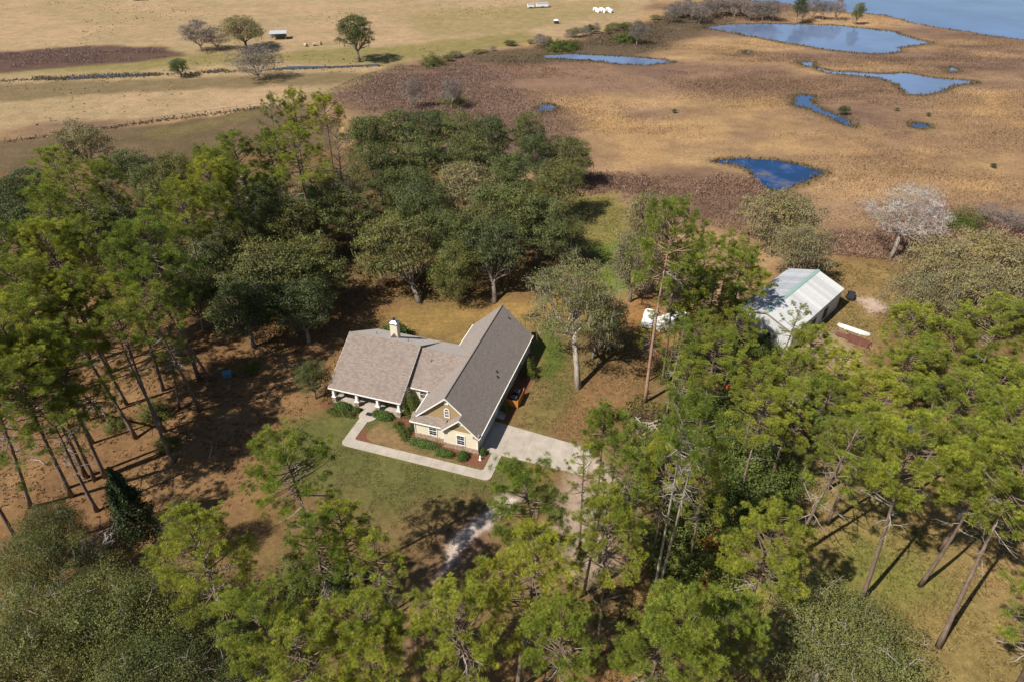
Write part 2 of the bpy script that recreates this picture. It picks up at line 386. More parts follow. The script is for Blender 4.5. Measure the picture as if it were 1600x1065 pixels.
paint([(1270, 405), (1420, 420), (1430, 480), (1370, 560), (1290, 520)], (0.215, 0.18, 0.06), 2, c2=(0.30, 0.20, 0.075))
paint([(1330, 460), (1380, 470), (1392, 490), (1360, 492)], (0.52, 0.40, 0.32), 1, fine=True)
paint([(1270, 520), (1340, 520), (1330, 590), (1280, 600)], (0.45, 0.33, 0.22), 2, amt=.7)
paint([(1230, 620), (1500, 640), (1640, 660), (1640, 1200), (1000, 1200), (1000, 900), (1180, 760)], (0.31, 0.205, 0.08), 4, c2=(0.265, 0.195, 0.065))
paint([(1300, 820), (1420, 840), (1480, 900), (1400, 930), (1310, 910)], (0.175, 0.205, 0.030), 3, amt=.6)
paint([(960, 850), (1060, 830), (1100, 940), (1040, 1080), (920, 1080)], (0.30, 0.175, 0.066), 3, amt=.8)
paint([(556, 690), (590, 662), (625, 672), (650, 700), (700, 715), (748, 728), (700, 722), (620, 704)], (0.27, 0.175, 0.08), .6, fine=True)
# sandy two-track drive
paint([(700, 830), (800, 765), (830, 770), (760, 850), (690, 940), (650, 1040), (600, 1090), (585, 1060), (640, 960)], (0.245, 0.145, 0.085), 1.5, fine=True)
paint([(795, 765), (815, 775), (745, 835), (700, 880), (690, 870), (720, 830)], (0.60, 0.50, 0.45), .55, fine=True)
paint([(690, 880), (700, 890), (672, 960), (664, 950)], (0.42, 0.31, 0.24), .5, fine=True, amt=.8)
paint([(890, 695), (925, 705), (1000, 780), (985, 795), (940, 775)], (0.58, 0.46, 0.40), 1.0, fine=True, amt=.85)
paint([(880, 740), (960, 770), (960, 890), (900, 900), (860, 840)], (0.52, 0.40, 0.34), 1.5, fine=True, amt=.6)
paint([(1110, 640), (1250, 600), (1280, 620), (1420, 660), (1560, 700), (1560, 715), (1400, 690), (1260, 650), (1130, 680)], (0.40, 0.31, 0.25), 1.6, fine=True, amt=.85)
paint([(970, 640), (1035, 640), (1050, 672), (980, 680)], (0.17, 0.105, 0.07), 1, fine=True)
lum = (COLR@np.array([.3, .55, .15]))[:, None]; COLR = (lum*.10+COLR*.90)*.75
Z = np.zeros(len(X))
nx, ny = len(gx), len(gy)
idx = np.arange(nx*ny).reshape(ny, nx)
F = np.stack([idx[:-1, :-1].ravel(), idx[:-1, 1:].ravel(), idx[1:, 1:].ravel(), idx[1:, :-1].ravel()], 1)
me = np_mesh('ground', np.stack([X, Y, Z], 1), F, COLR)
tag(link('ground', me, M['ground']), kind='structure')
def ground_colour(x, y):
    ix = np.clip(np.searchsorted(gx, x), 0, nx-1); iy = np.clip(np.searchsorted(gy, y), 0, ny-1)
    return COLR[iy*nx+ix]

# ------------------------------------------------------------------ water
WATERS = []
def pond(name, pts, mat, warp=1.0, z=0.05, px=True):
    P = np.array(GP(pts) if px else pts)
    Q = []
    for i in range(len(P)):
        a, b = P[i], P[(i+1) % len(P)]; n = max(2, min(60, int(np.hypot(*(b-a))/1.2)))
        for t in np.arange(n)/n: Q.append(a+(b-a)*t)
    Q = np.array(Q)
    for _ in range(2): Q = (np.roll(Q, 1, 0)+2*Q+np.roll(Q, -1, 0))/4
    Q = Q+np.stack([fbm(Q[:, 0], Q[:, 1], 5, 3, 61)-.5, fbm(Q[:, 0], Q[:, 1], 5, 3, 67)-.5], 1)*warp*3
    me = bpy.data.meshes.new(name); me.from_pydata([(q[0], q[1], z) for q in Q], [], [tuple(range(len(Q)))]); me.update()
    if me.polygons[0].normal.z < 0: me.flip_normals()
    WATERS.append(Q); return tag(link(name, me, mat), kind='structure')
W_lake = water('lake_water', (0.085, 0.135, 0.26), 0.12, 0.35, 0.35)
W_pond = water('pond_water', (0.12, 0.175, 0.30), 0.05, 0.06, 0.5)
W_deep = water('deep_pond_water', (0.008, 0.035, 0.105), 0.06, 0.06, 0.8, weed=(0.14, 0.11, 0.10))
W_creek = water('creek_water', (0.04, 0.05, 0.07), 0.08, 0.1, 0.5)
lake = [G(1168, 1), G(1215, 4), G(1270, 14), G(1330, 21), G(1385, 24), G(1430, 38), G(1480, 46), G(1540, 55), G(1600, 63), G(1760, 74), G(1950, 80), (2600, 420, 0), (9000, 700, 0), (9000, 9000, 0), (-400, 9000, 0), (-100, 1500, 0), (120, 520, 0)]
pond('lake', [p[:2] for p in lake], W_lake, 1.5, 0.06, px=False)
pond('pond', [(1098, 44), (1130, 39), (1200, 38), (1300, 40), (1400, 50), (1410, 56), (1455, 68), (1410, 74), (1405, 82), (1370, 85), (1345, 83), (1290, 78), (1210, 64), (1150, 52)], W_pond, 1.0)
pond('pond', [(1274, 104), (1300, 113), (1345, 114), (1380, 117), (1410, 114), (1470, 124), (1535, 129), (1490, 134), (1480, 140), (1435, 150), (1415, 147), (1400, 130), (1370, 121), (1300, 116), (1278, 109)], W_pond, .8)
pond('pond', [(1248, 98), (1272, 97), (1272, 105), (1258, 105)], W_pond, .4)
pond('pond', [(840, 87), (900, 85), (960, 88), (1020, 92), (1058, 97), (1010, 102), (970, 101), (920, 94), (860, 92)], W_pond, .6)
pond('pond', [(1242, 148), (1275, 150), (1264, 160), (1290, 174), (1318, 184), (1336, 199), (1322, 197), (1296, 184), (1262, 169), (1240, 166)], water('channel_water', (0.035, 0.075, 0.17), 0.05, 0.06, 0.5), .5)
pond('pond', [(1105, 252), (1150, 248), (1220, 252), (1290, 268), (1255, 285), (1228, 297), (1205, 298), (1180, 285), (1165, 262)], W_deep, .7)
pond('pond', [(1418, 192), (1440, 192), (1460, 198), (1432, 202)], water('small_pond_water', (0.02, 0.05, 0.12), 0.05, 0.06, 0.5), .4)
pond('pond', [(842, 165), (862, 163), (872, 170), (852, 177), (838, 172)], water('weedy_pool_water', (0.05, 0.07, 0.12), 0.08, 0.06, 0.8, weed=(0.16, 0.13, 0.11)), .4)
pond('pond', [(1478, 107), (1492, 106), (1498, 113), (1484, 114)], W_pond, .3)
pond('pond', [(1162, 80), (1174, 80), (1176, 84), (1164, 84)], W_pond, .2)
pond('creek', [(52, 121), (95, 121), (160, 117), (245, 115), (246, 118), (170, 122), (100, 125), (55, 124)], W_creek, .5)
pond('creek', [(318, 112), (352, 109), (352, 112), (322, 115)], W_creek, .4)
pond('creek', [(420, 108), (450, 104), (520, 104), (592, 100), (592, 103), (520, 107), (448, 109)], W_creek, .4)
# muddy, darker ground round the water's edge
_near = np.full(len(X), 99.0); _m = (np.abs(X) < 400) & (Y < 440) & (Y > 90)
for _Q in WATERS[1:11]: _near[_m] = np.minimum(_near[_m], np.abs(sdist(WXs[_m], WYs[_m], _Q[::2])))
_w = (.75*np.exp(-(_near/2.2)**2))[:, None]; COLR = COLR*(1-_w)+np.array([.085, .068, .038])*_w
_c = np.ones((len(X), 4), np.float32); _c[:, :3] = COLR
bpy.data.objects['ground'].data.color_attributes['tint'].data.foreach_set('color', _c.ravel())
def in_water(x, y, m=0.0):
    r = np.zeros(x.shape, bool)
    for Q in WATERS: r |= sdist(x, y, Q[::2]) < m
    return r

# ------------------------------------------------------------------ the house
HO = G(746, 708); HA = R(-18)
def H2W(u, v): return (HO[0]+u*math.cos(HA)-v*math.sin(HA), HO[1]+u*math.sin(HA)+v*math.cos(HA))
house = empty('house', (HO[0], HO[1], 0), HA, 'cream house with brown shingle roof, front porch and twin tan gables', 'house')
def slope_slab(name, mat, pts, t=0.16):
    """a roof plane: polygon swept straight down by its thickness"""
    return MB().prism(pts, (0, 0, -t)).build(name, mat, house)
zr = lambda u: 7.7-0.94*(u+4.47)                  # right slope of the garage wing
zl = lambda u: 7.7+0.94*(u+4.47)                  # left slope
MB().prism([(-8.95, .5, 0), (-4.55, .5, 0), (-4.55, 0, 0), (0, 0, 0), (0, 23.3, 0), (-8.95, 23.3, 0)], (0, 0, 3.2)).build('wall', M['cream'], house)
MB().prism([(-8.8, 1.1, 3.2), (-0.15, 1.1, 3.2), (-4.47, 1.1, 7.35)], (0, 0.2, 0)).build('gable_wall', M['tan'], house)
MB().prism([(-4.5, 0.02, 3.2), (-0.1, 0.02, 3.2), (-2.2, 0.02, 5.3)], (0, 0.18, 0)).build('gable_wall', M['tan'], house)
MB().prism([(-8.93, 23.28, 3.2), (-0.02, 23.28, 3.2), (-4.47, 23.28, 7.35)], (0, -0.2, 0)).build('gable_wall', M['cream'], house)
slope_slab('roof', M['roof_v'], [(-4.47, .7, 7.7), (-4.47, 23.72, 7.7), (.46, 23.72, zr(.46)), (.46, -.45, zr(.46)), (-2.2, -.45, zr(-2.2)), (-2.2, .7, zr(-2.2))])
slope_slab('roof', M['roof_v'], [(-4.473, .7, 7.697), (-9.4, .7, zl(-9.4)), (-9.4, 23.72, zl(-9.4)), (-4.473, 23.72, 7.697)])
slope_slab('roof', M['roof_v'], [(-2.203, -.45, zr(-2.2)-.003), (-4.86, -.45, zr(-2.2)-.94*2.66), (-4.86, 1.05, zr(-2.2)-.94*2.66), (-2.203, 1.05, zr(-2.2)-.003)])
slope_slab('pent_roof', M['roof_u'], [(-9.42, 1.15, 3.85), (-4.5, 1.15, 3.85), (-4.5, .06, 3.08), (-9.42, .06, 3.08)], .12)
for u0, u1 in ((-4.92, -4.4), (-.4, .40)):                  # little eave returns at the feet of the small gable
    slope_slab('eave_return', M['roof_u'], [(u0, .04, 3.4), (u1, .04, 3.4), (u1, -.47, 3.16), (u0, -.47, 3.16)], .22)
def rake(pa, pb, off, h=0.24):
    a, b = np.array(pa), np.array(pb)
    MB().prism([a, b, b-(0, 0, h), a-(0, 0, h)], off).build('rake_board', M['trim'], house)
rake((-4.47, .67, 7.68), (-9.45, .67, 3.0), (0, .04, 0)); rake((-4.47, .67, 7.68), (-2.15, .67, 5.5), (0, .04, 0))
rake((-2.2, -.48, 5.55), (-4.86, -.48, 3.05), (0, .04, 0)); rake((-2.2, -.48, 5.55), (.5, -.48, 3.02), (0, .04, 0))
rake((-4.47, 23.75, 7.68), (-9.45, 23.75, 3.0), (0, -.04, 0)); rake((-4.47, 23.75, 7.68), (.5, 23.75, 3.01), (0, -.04, 0))
box('gutter', M['trim'], house, .46, .58, -.42, 23.7, 2.9, 3.04); box('gutter', M['trim'], house, -9.52, -9.4, .06, 23.7, 2.9, 3.05)
box('gutter', M['trim'], house, -9.42, -4.86, -.04, .06, 2.92, 3.06)
for p in ((0.01, 0.14, -.08, .02), (-4.66, -4.54, -.02, .10), (-9.02, -8.92, .4, .5)):   # corner boards
    box('corner_board', M['trim'], house, *p, 0, 3.05)
box('stone_base', M['stone'], house, -9.0, -4.56, .38, .497, 0, .78); box('stone_base', M['stone'], house, -4.66, .06, -.12, -.005, 0, .72)
box('stone_cap', M['stone'], house, -9.04, -4.7, .34, .495, .78, .84); box('stone_cap', M['stone'], house, -4.7, .1, -.16, -.01, .72, .78)
box('gable_vent', M['trim'], house, -4.78, -4.2, 1.04, 1.11, 6.35, 6.95); box('gable_vent', M['trim'], house, -2.5, -1.95, -.05, .03, 4.3, 4.85)
ridge_v = MB().tube([(-4.47, .7, 7.70), (-4.47, 23.72, 7.70)], .07, 6); ridge_v.build('ridge_cap', M['roof_v'], house)

def window(u, z, w, h, v, face='front', cols=2, rows=2, arch=False, parent=None, mount=None):
    """double-hung window: white casing, muntins and sunk dark panes"""
    root = house if parent is None else parent
    fw = 0.11
    def tr(x0, x1, d0, d1, z0, z1, m):
        # d: outwards distance
        if face == 'front': m.quad_box(x0, x1, v-d1, v-d0, z0, z1)
        elif face == 'right': m.quad_box(v+d0, v+d1, x0, x1, z0, z1)
        elif face == 'left': m.quad_box(v-d1, v-d0, x0, x1, z0, z1)
        else: m.quad_box(x0, x1, v+d0, v+d1, z0, z1)
    fr = MB()
    tr(u-w/2-fw, u-w/2, .004, .08, z-fw, z+h+fw, fr); tr(u+w/2, u+w/2+fw, .004, .08, z-fw, z+h+fw, fr)
    tr(u-w/2, u+w/2, .004, .08, z-fw, z, fr); tr(u-w/2, u+w/2, .004, .08, z+h, z+h+fw, fr)
    tr(u-w/2, u+w/2, .004, .066, z+h/2-.03, z+h/2+.03, fr)
    if arch:
        pts = [(u+(w/2+fw)*math.cos(t), v-.004, z+h+fw+(w/2+fw)*math.sin(t)) for t in np.linspace(0, math.pi, 13)]
        fr.prism(pts, (0, -.07, 0))
    o = fr.build('window', M['trim'], root)
    mu = MB()
    for i in range(1, cols):
        x = u-w/2+w*i/cols; tr(x-.011, x+.011, .03, .05, z+.01, z+h/2-.05, mu); tr(x-.011, x+.011, .03, .05, z+h/2+.05, z+h-.01, mu)
    for j in (0.25, 0.75): tr(u-w/2+.01, u+w/2-.01, .032, .048, z+h*j-.010, z+h*j+.010, mu)
    mu.build('muntin', M['trim'], o)
    for z0, z1 in ((z+.002, z+h/2-.032), (z+h/2+.032, z+h-.002)):
        g = MB(); tr(u-w/2+.002, u+w/2-.002, .006, .02, z0, z1, g); g.build('pane', M['glass'], o)
    if arch:
        g = MB().prism([(u+(w/2-.03)*math.cos(t), v-.076, z+h+fw+.03+(w/2-.03)*math.sin(t)) for t in np.linspace(0, math.pi, 11)], (0, -.012, 0)); g.build('pane', M['glass'], o)
    return o
window(-6.4, 1.02, 1.0, 1.55, .5); window(-2.25, .98, 1.0, 1.55, 0.0)
window(-4.47, 4.25, .55, .95, 1.1, arch=True)
# garage wing, side towards the driveway
for v0 in (1.3, 4.2):
    d = box('garage_door', M['trim'], house, .004, .05, v0, v0+2.5, 0.02, 2.15)
    for j in range(4): box('door_panel', M['white_metal'], d, .05, .07, v0+.08, v0+2.42, .08+j*.52, .52+j*.52)
for v0 in (9.6, 13.5, 18.0): window(v0, .95, 1.0, 1.4, 0.0, 'right')
box('side_door', M['trim'], house, .004, .05, 7.5, 8.4, .05, 2.1)
for v0 in (8.0, 12.5, 17, 21): window(v0, .95, 1.0, 1.4, -8.95, 'left') if v0 > 18.5 else None
for u in (-6.8, -2.3): window(u, .9, 1.4, 1.4, 23.3, 'back')
for u, v in ((-.9, 10.9), (-1.25, 11.6), (-3.0, 22.5)):                     # roof vents
    z = zr(u); MB().prism([(u-.12, v-.14, z-.05), (u+.16, v-.14, z-.3), (u+.16, v+.14, z-.3), (u-.12, v+.14, z-.05)], (0, 0, .22)).build('roof_vent', M['dark_metal'], house)
for u, v in ((-15.2, 12.6), (-20.6, 13.2), (-10.2, 9.4)):                    # plumbing stacks
    z = (7.3-.584*(v-10.6)) if v > 10.7 else 6.85-.66*(10.8-v)
    MB().tube([(u, v, z-.1), (u, v, z+.45)], .05, 8).build('vent_pipe', M['dark_metal'], house)
# porch wing
zf = lambda v: 7.3-0.607*(10.6-v); zb = lambda v: 7.3-0.584*(v-10.6)
slope_slab('roof', M['roof_u'], [(-23.5, 10.6, 7.3), (-23.5, 3.1, zf(3.1)), (-12.3, 3.1, zf(3.1)), (-12.3, 10.6, 7.3)])
slope_slab('roof', M['roof_u'], [(-23.5, 10.603, 7.297), (-12.3, 10.603, 7.297), (-12.3, 18.3, zb(18.3)), (-23.5, 18.3, zb(18.3))])
zm = lambda v: 6.85-0.66*(10.8-v); zmb = lambda v: 6.85-0.54*(v-10.8)
slope_slab('roof', M['roof_u'], [(-12.5, 10.8, 6.85), (-12.5, 5.85, zm(5.85)), (-5.2, 5.85, zm(5.85)), (-5.2, 10.8, 6.85)])
slope_slab('roof', M['roof_u'], [(-12.5, 10.803, 6.847), (-5.2, 10.803, 6.847), (-5.2, 18.25, zmb(18.25)), (-12.5, 18.25, zmb(18.25))])
MB().tube([(-23.5, 10.6, 7.30), (-12.3, 10.6, 7.30)], .07, 6).build('ridge_cap', M['roof_u'], house)
MB().tube([(-12.3, 10.8, 6.85), (-5.2, 10.8, 6.85)], .07, 6).build('ridge_cap', M['roof_u'], house)
prof = [(5.6, 0), (17.8, 0), (17.8, zb(17.8)-.18), (10.6, 7.1), (5.6, zf(5.6)-.18)]
MB().prism([(-23.0, v, z) for v, z in prof], (.2, 0, 0)).build('wall', M['cream'], house)
MB().prism([(-12.62, v, z) for v, z in [(5.6, 0), (17.8, 0), (17.8, zb(17.8)-.18), (10.6, 7.1), (3.2, zf(3.2)-.17), (3.2, zf(3.2)-.35), (5.6, zf(3.2)-.35)]], (.16, 0, 0)).build('wall', M['cream'], house)
box('wall', M['cream'], house, -22.8, -12.62, 5.6, 5.8, 0, 4.0); box('wall', M['cream'], house, -22.8, -12.62, 17.6, 17.8, 0, zb(17.8)-.2)
box('wall', M['cream'], house, -12.46, -8.95, 6.35, 6.55, 0, 3.62); box('wall', M['cream'], house, -12.46, -8.95, 17.55, 17.75, 0, 2.85)
box('fascia', M['trim'], house, -23.5, -12.3, 3.04, 3.1, zf(3.1)-.2, zf(3.1)-.01)
box('fascia', M['trim'], house, -12.3, -9.3, 5.79, 5.85, zm(5.85)-.2, zm(5.85)-.01)
rk = lambda u, f, v0, v1, off: MB().prism([(u, v0, f(v0)-.02), (u, v1, f(v1)-.02), (u, v1, f(v1)-.24), (u, v0, f(v0)-.24)], off).build('rake_board', M['trim'], house)
rk(-23.53, zf, 3.1, 10.6, (.04, 0, 0)); rk(-23.53, zb, 10.6, 18.3, (.04, 0, 0)); rk(-12.27, zf, 3.1, 10.6, (-.04, 0, 0))
box('porch_floor', M['concrete'], house, -23.2, -12.64, 3.2, 5.6, 0, .2)
box('porch_beam', M['trim'], house, -23.2, -12.66, 3.42, 3.66, 2.35, 2.62)
for u in (-23.0, -19.35, -16.1, -12.85):
    p = MB().prism([(u-.19, 3.35, 1.05), (u+.19, 3.35, 1.05), (u+.19, 3.73, 1.05), (u-.19, 3.73, 1.05)], (0, 0, 0.02))
    q = MB(); b = 0
    lo, hi = .20, .14
    q.v += [(u-lo, 3.54-lo, 1.04), (u+lo, 3.54-lo, 1.04), (u+lo, 3.54+lo, 1.04), (u-lo, 3.54+lo, 1.04), (u-hi, 3.54-hi, 2.35), (u+hi, 3.54-hi, 2.35), (u+hi, 3.54+hi, 2.35), (u-hi, 3.54+hi, 2.35)]
    q.f += [(3, 2, 1, 0), (4, 5, 6, 7), (0, 1, 5, 4), (1, 2, 6, 5), (2, 3, 7, 6), (3, 0, 4, 7)]
    o = q.build('column', M['trim'], house)
    box('column_base', M['stone'], o, u-.3, u+.3, 3.24, 3.84, .2, .98); box('base_cap', M['trim'], o, u-.34, u+.34, 3.2, 3.88, .98, 1.04)
d = box('door', M['door'], house, -17.75, -16.75, 5.53, 5.596, .22, 2.35)
box('door_frame', M['trim'], d, -17.9, -17.76, 5.52, 5.597, .22, 2.5); box('door_frame', M['trim'], d, -16.74, -16.6, 5.52, 5.597, .22, 2.5)
MB().tube([(-16.85, 5.53, 1.25), (-16.85, 5.46, 1.25)], .03, 8).build('handle', M['dark_metal'], d)
window(-20.5, .8, 1.3, 1.5, 5.6); window(-14.6, .8, 1.2, 1.5, 5.6); window(-10.35, 1.7, .95, 1.25, 6.35)
window(14.0, 1.2, 1.0, 1.4, -23.0, 'left'); window(9.5, 1.2, 1.0, 1.4, -23.0, 'left')
for u in (-20, -15): window(u, .9, 1.4, 1.4, 17.8, 'back')
ch = box('chimney', M['cream'], house, -18.5, -17.35, 13.5, 14.35, 4.4, 7.85)
MB().prism([(-18.62, 13.38, 7.853), (-17.23, 13.38, 7.853), (-17.23, 14.47, 7.853), (-18.62, 14.47, 7.853)], (0, 0, .12)).build('chimney_crown', M['galv'], ch)
q = MB(); q.v += [(-18.5, 13.5, 7.97), (-17.35, 13.5, 7.97), (-17.35, 14.35, 7.97), (-18.5, 14.35, 7.97), (-18.15, 13.8, 8.3), (-17.7, 13.8, 8.3), (-17.7, 14.05, 8.3), (-18.15, 14.05, 8.3)]
q.f += [(0, 1, 5, 4), (1, 2, 6, 5), (2, 3, 7, 6), (3, 0, 4, 7), (4, 5, 6, 7), (3, 2, 1, 0)]; q.build('chimney_cap', M['galv'], ch)
MB().lathe([(.16, 0), (.16, .28), (.26, .3), (.26, .36)], (-17.92, 13.92, 8.3), 12).build('flue', M['dark_metal'], ch)
q = MB(); q.v += [(-18.5, 13.495, zb(13.5)+.0), (-17.35, 13.495, zb(13.5)), (-17.92, 13.495, zb(13.5)+.75), (-17.92, 12.35, zb(12.3)+.0)]
q.f += [(0, 1, 2), (0, 2, 3), (2, 1, 3), (1, 0, 3)]; q.build('roof_cricket', M['roof_u'], house)
for v in (1.2, 23.3):
    MB().tube([(.40, v, 2.92), (.12, v, 2.6), (.10, v, .15), (.5, v-.1, .06)], .05, 6).build('downspout', M['trim'], house)

# ------------------------------------------------------------------ paving round the house (separate slabs on a joint bed)
def paved(name, bed, slabs, z0=0.008, th=0.06):
    me = MB().prism([(*H2W(*p), z0) for p in bed], (0, 0, .02)).mesh(name)
    o = tag(link(name, me, M['joint']), kind='structure')
    for s in slabs:
        c = np.mean(s, 0); pts = []
        for p in s:
            dv = np.array(p)-c; pts.append(c+dv*(1-.012/max(.3, np.hypot(*dv))))
        dz = random.uniform(0, .006)
        MB().prism([(*H2W(*p), z0+.015) for p in pts], (0, 0, th-.02+dz)).build('slab', M['concrete'], o)
    return o
def arc(cx, cy, r, a0, a1, n=7): return [(cx+r*math.cos(t), cy+r*math.sin(t)) for t in np.linspace(R(a0), R(a1), n)]
sl = []
L0, L1, W0, W1, RI, RO = -17.95, -16.55, -4.15, -2.65, 1.75, 3.15
yy = [1.75, .4, -1.0, W1+.6]
for a, b in zip(yy, yy[1:]): sl.append([(L0, b), (L1, b), (L1, a), (L0, a)])
sl.append([(L0, W1+.6)]+arc(L0+.8, W0+.8, .8, 180, 270)+[(L1+.6, W0), (L1+.6, W1)]+[(L1+.25, W1), (L1, W1+.25), (L1, W1+.6)])
xx = np.linspace(L1+.6, RI-.6, 12)
for a, b in zip(xx, xx[1:]): sl.append([(a, W0), (b, W0), (b, W1), (a, W1)])
sl.append([(RI-.6, W0)]+arc(RO-.8, W0+.8, .8, 270, 360)+[(RO, W1+.6), (RI, W1+.6), (RI, W1+.25), (RI-.25, W1), (RI-.6, W1)])
for a, b in zip([W1+.6, -.9, .55], [-.9, .55]): sl.append([(RI, a), (RO, a), (RO, b), (RI, b)])
bed = [(L0+.03, 1.7)]+arc(L0+.83, W0+.83, .8, 180, 270)+arc(RO-.83, W0+.83, .8, 270, 360)+[(RO-.03, .5), (RI+.03, .5), (RI+.03, W1+.03), (L1-.03, W1+.03), (L1-.03, 1.7)]
paved('walkway', bed, sl)
sl = []; ux = [.1, 3.0, 5.9, 8.8, 11.7, 14.4]
def dr(u, t): return (u, (.58+(-.01)*(u-3))*(1-t)+(6.35-.085*(u-2.4))*t)
for a, b in zip(ux, ux[1:]):
    for t0, t1 in ((0, .5), (.5, 1)): sl.append([dr(a, t0), dr(b, t0), dr(b, t1), dr(a, t1)])
paved('driveway', [dr(.05, .005), dr(14.35, .005), dr(14.35, .995), dr(.05, .995)], sl)
o = MB().lathe([(1.32, 0), (1.32, .12), (1.28, .14)], (*H2W(-17.0, 2.25), .005), 28).build('entry_step', M['concrete']); tag(o, kind='structure')
MB().lathe([(1.36, 0), (1.36, .10), (1.33, .11)], (*H2W(-17.0, 2.25), .003), 28).build('step_edging', M['stone'], o)
m_ = MB().prism([(*H2W(-17.45, 2.1), .146), (*H2W(-16.5, 2.1), .146), (*H2W(-16.5, 2.75), .146), (*H2W(-17.45, 2.75), .146)], (0, 0, .015)).build('door_mat', M['dark_rubber'])
tag(m_, 'dark door mat on the round entry step', 'mat')
def bed_sheet(pts, z=0.012):
    P = np.array([H2W(*p) for p in pts]); Q = []
    for i in range(len(P)):
        a, b = P[i], P[(i+1) % len(P)]; n = max(2, int(np.hypot(*(b-a))/.35))
        for t in np.arange(n)/n: Q.append(a+(b-a)*t)
    Q = np.array(Q); Q = (np.roll(Q, 1, 0)+2*Q+np.roll(Q, -1, 0))/4
    Q += np.stack([fbm(Q[:, 0], Q[:, 1], .8, 2, 5)-.5, fbm(Q[:, 0], Q[:, 1], .8, 2, 9)-.5], 1)*.35
    me = bpy.data.meshes.new('mulch_bed'); me.from_pydata([(*q, z) for q in Q], [], [tuple(range(len(Q)))]); me.update()
    if me.polygons[0].normal.z < 0: me.flip_normals()
    tag(link('mulch_bed', me, M['mulch']), kind='structure')
bed_sheet([(-9.3, .4), (-4.7, .4), (-4.7, -.1), (.3, -.1), (1.7, .4), (1.7, -2.3), (-1.5, -2.3), (-4, -1.6), (-7.5, -.4), (-9.6, .2)])
bed_sheet([(-16.4, 3.1), (-12.7, 3.1), (-12.4, 6.2), (-9.2, 6.2), (-9.2, .4), (-10.6, -.3), (-11.2, 1.0), (-13.2, 2.0), (-15.6, 2.0)])
bed_sheet([(-16.5, -2.5), (-16.5, -.2), (-15.9, -.3), (-15.3, -1.9), (-13.2, -2.5)], .014)
bed_sheet([(-23.6, 3.1), (-18.3, 3.1), (-18.4, 1.6), (-21, 1.2), (-23.8, 1.6), (-25.2, 2.4)])
bed_sheet([(.1, 7.0), (.1, 20), (2.4, 20.4), (2.6, 15), (2.3, 9), (1.7, 6.8)])

def H3(u, v, z=0): return (*H2W(u, v), z)
# air conditioning corner behind a board fence
fn = empty('screen_fence', H3(.5, 10.2), HA, 'orange cedar board fence round the air conditioner beside the house', 'fence')
pm = MB().quad_box(-.068, .068, -.012, .012, .04, 1.25).mesh('board'); pm.materials.append(M['cedar_wood'])
def pickets(a, b, fn):
    n = int(math.hypot(b[0]-a[0], b[1]-a[1])/.15); an = math.atan2(b[1]-a[1], b[0]-a[0])
    for i in range(n+1):
        t = i/n; p = link('board', pm, None, fn, (a[0]+(b[0]-a[0])*t, a[1]+(b[1]-a[1])*t, random.uniform(-.02, .02)), an+random.uniform(-.03, .03))
pickets((.05, 0), (1.75, 0), fn); pickets((1.84, .1), (1.84, 3.0), fn)
for z in (.35, .95): box('rail', M['cedar_wood'], fn, .05, 1.75, .014, .06, z, z+.09); box('rail', M['cedar_wood'], fn, 1.75, 1.825, .1, 3.0, z, z+.09)
for x, y in ((.05, .12), (1.68, .12), (1.68, 2.95)): box('post', M['cedar_wood'], fn, x, x+.09, y, y+.09, 0, 1.3)
def ac_unit(u, v, label):
    r = empty('air_conditioner', H3(u, v), HA, label, 'air conditioner', 'air conditioners beside the house')
    box('pad', M['concrete'], r, -.55, .55, -.55, .55, 0, .08); box('casing', M['dark_metal'], r, -.45, .45, -.45, .45, .08, .95)
    MB().lathe([(.40, 0), (.40, .04), (.34, .05), (.34, .0)], (0, 0, .951), 18).build('fan_ring', M['galv'], r)
    g = MB()
    for k in range(6): a = k*math.pi/6; g.tube([(-.36*math.cos(a), -.36*math.sin(a), 1.0), (.36*math.cos(a), .36*math.sin(a), 1.0)], .012, 4)
    g.build('grille', M['galv'], r)
ac_unit(1.35, 11.3, 'air conditioner nearer the driveway behind the orange board fence'); ac_unit(1.35, 12.75, 'air conditioner farther from the driveway behind the orange board fence')
r = empty('side_step', H3(.6, 7.95), HA, 'pale concrete step at the side door by the driveway', 'step')
box('tread', M['concrete'], r, -.5, .6, -.7, .7, 0, .14); box('landing', M['concrete'], r, -.5, .1, -.7, .7, .14, .28)
# porch furniture
def porch_chair(u, v, rz, label):
    r = empty('porch_chair', H3(u, v, .2), HA+rz, label, 'chair', 'chairs on the front porch')
    box('seat', M['wicker'], r, -.3, .3, -.28, .28, .38, .46); MB().prism([(-.3, .24, .46), (.3, .24, .46), (.3, .42, 1.1), (-.3, .42, 1.1)], (0, .05, 0)).build('backrest', M['wicker'], r)
    for x in (-.27, .27):
        for y in (-.25, .25): box('leg', M['wicker'], r, x-.025, x+.025, y-.025, y+.025, 0, .38)
        box('armrest', M['wicker'], r, x-.05, x+.05, -.28, .28, .64, .68); box('arm_post', M['wicker'], r, x-.02, x+.02, -.24, -.2, .46, .64)
porch_chair(-14.3, 4.9, 0, 'wicker porch chair right of the front door'); porch_chair(-15.4, 4.9, 0, 'wicker porch chair closest to the front door on its right')
porch_chair(-20.2, 4.9, .2, 'wicker porch chair left of the front door'); porch_chair(-21.8, 4.8, -.2, 'wicker porch chair at the far left of the porch')
r = empty('garden_ornament', H3(.75, -.95), HA, 'small pale stone garden figure in the mulch by the garage corner', 'ornament')
MB().lathe([(.2, 0), (.22, .06), (.12, .1), (.14, .3), (.1, .5), (.05, .56)], (0, 0, 0), 12).build('body', M['trim'], r, True)
MB().lathe([(.03, 0), (.1, .06), (.11, .13), (.07, .2), (.02, .23)], (0, 0, .54), 12).build('head', M['trim'], r, True)

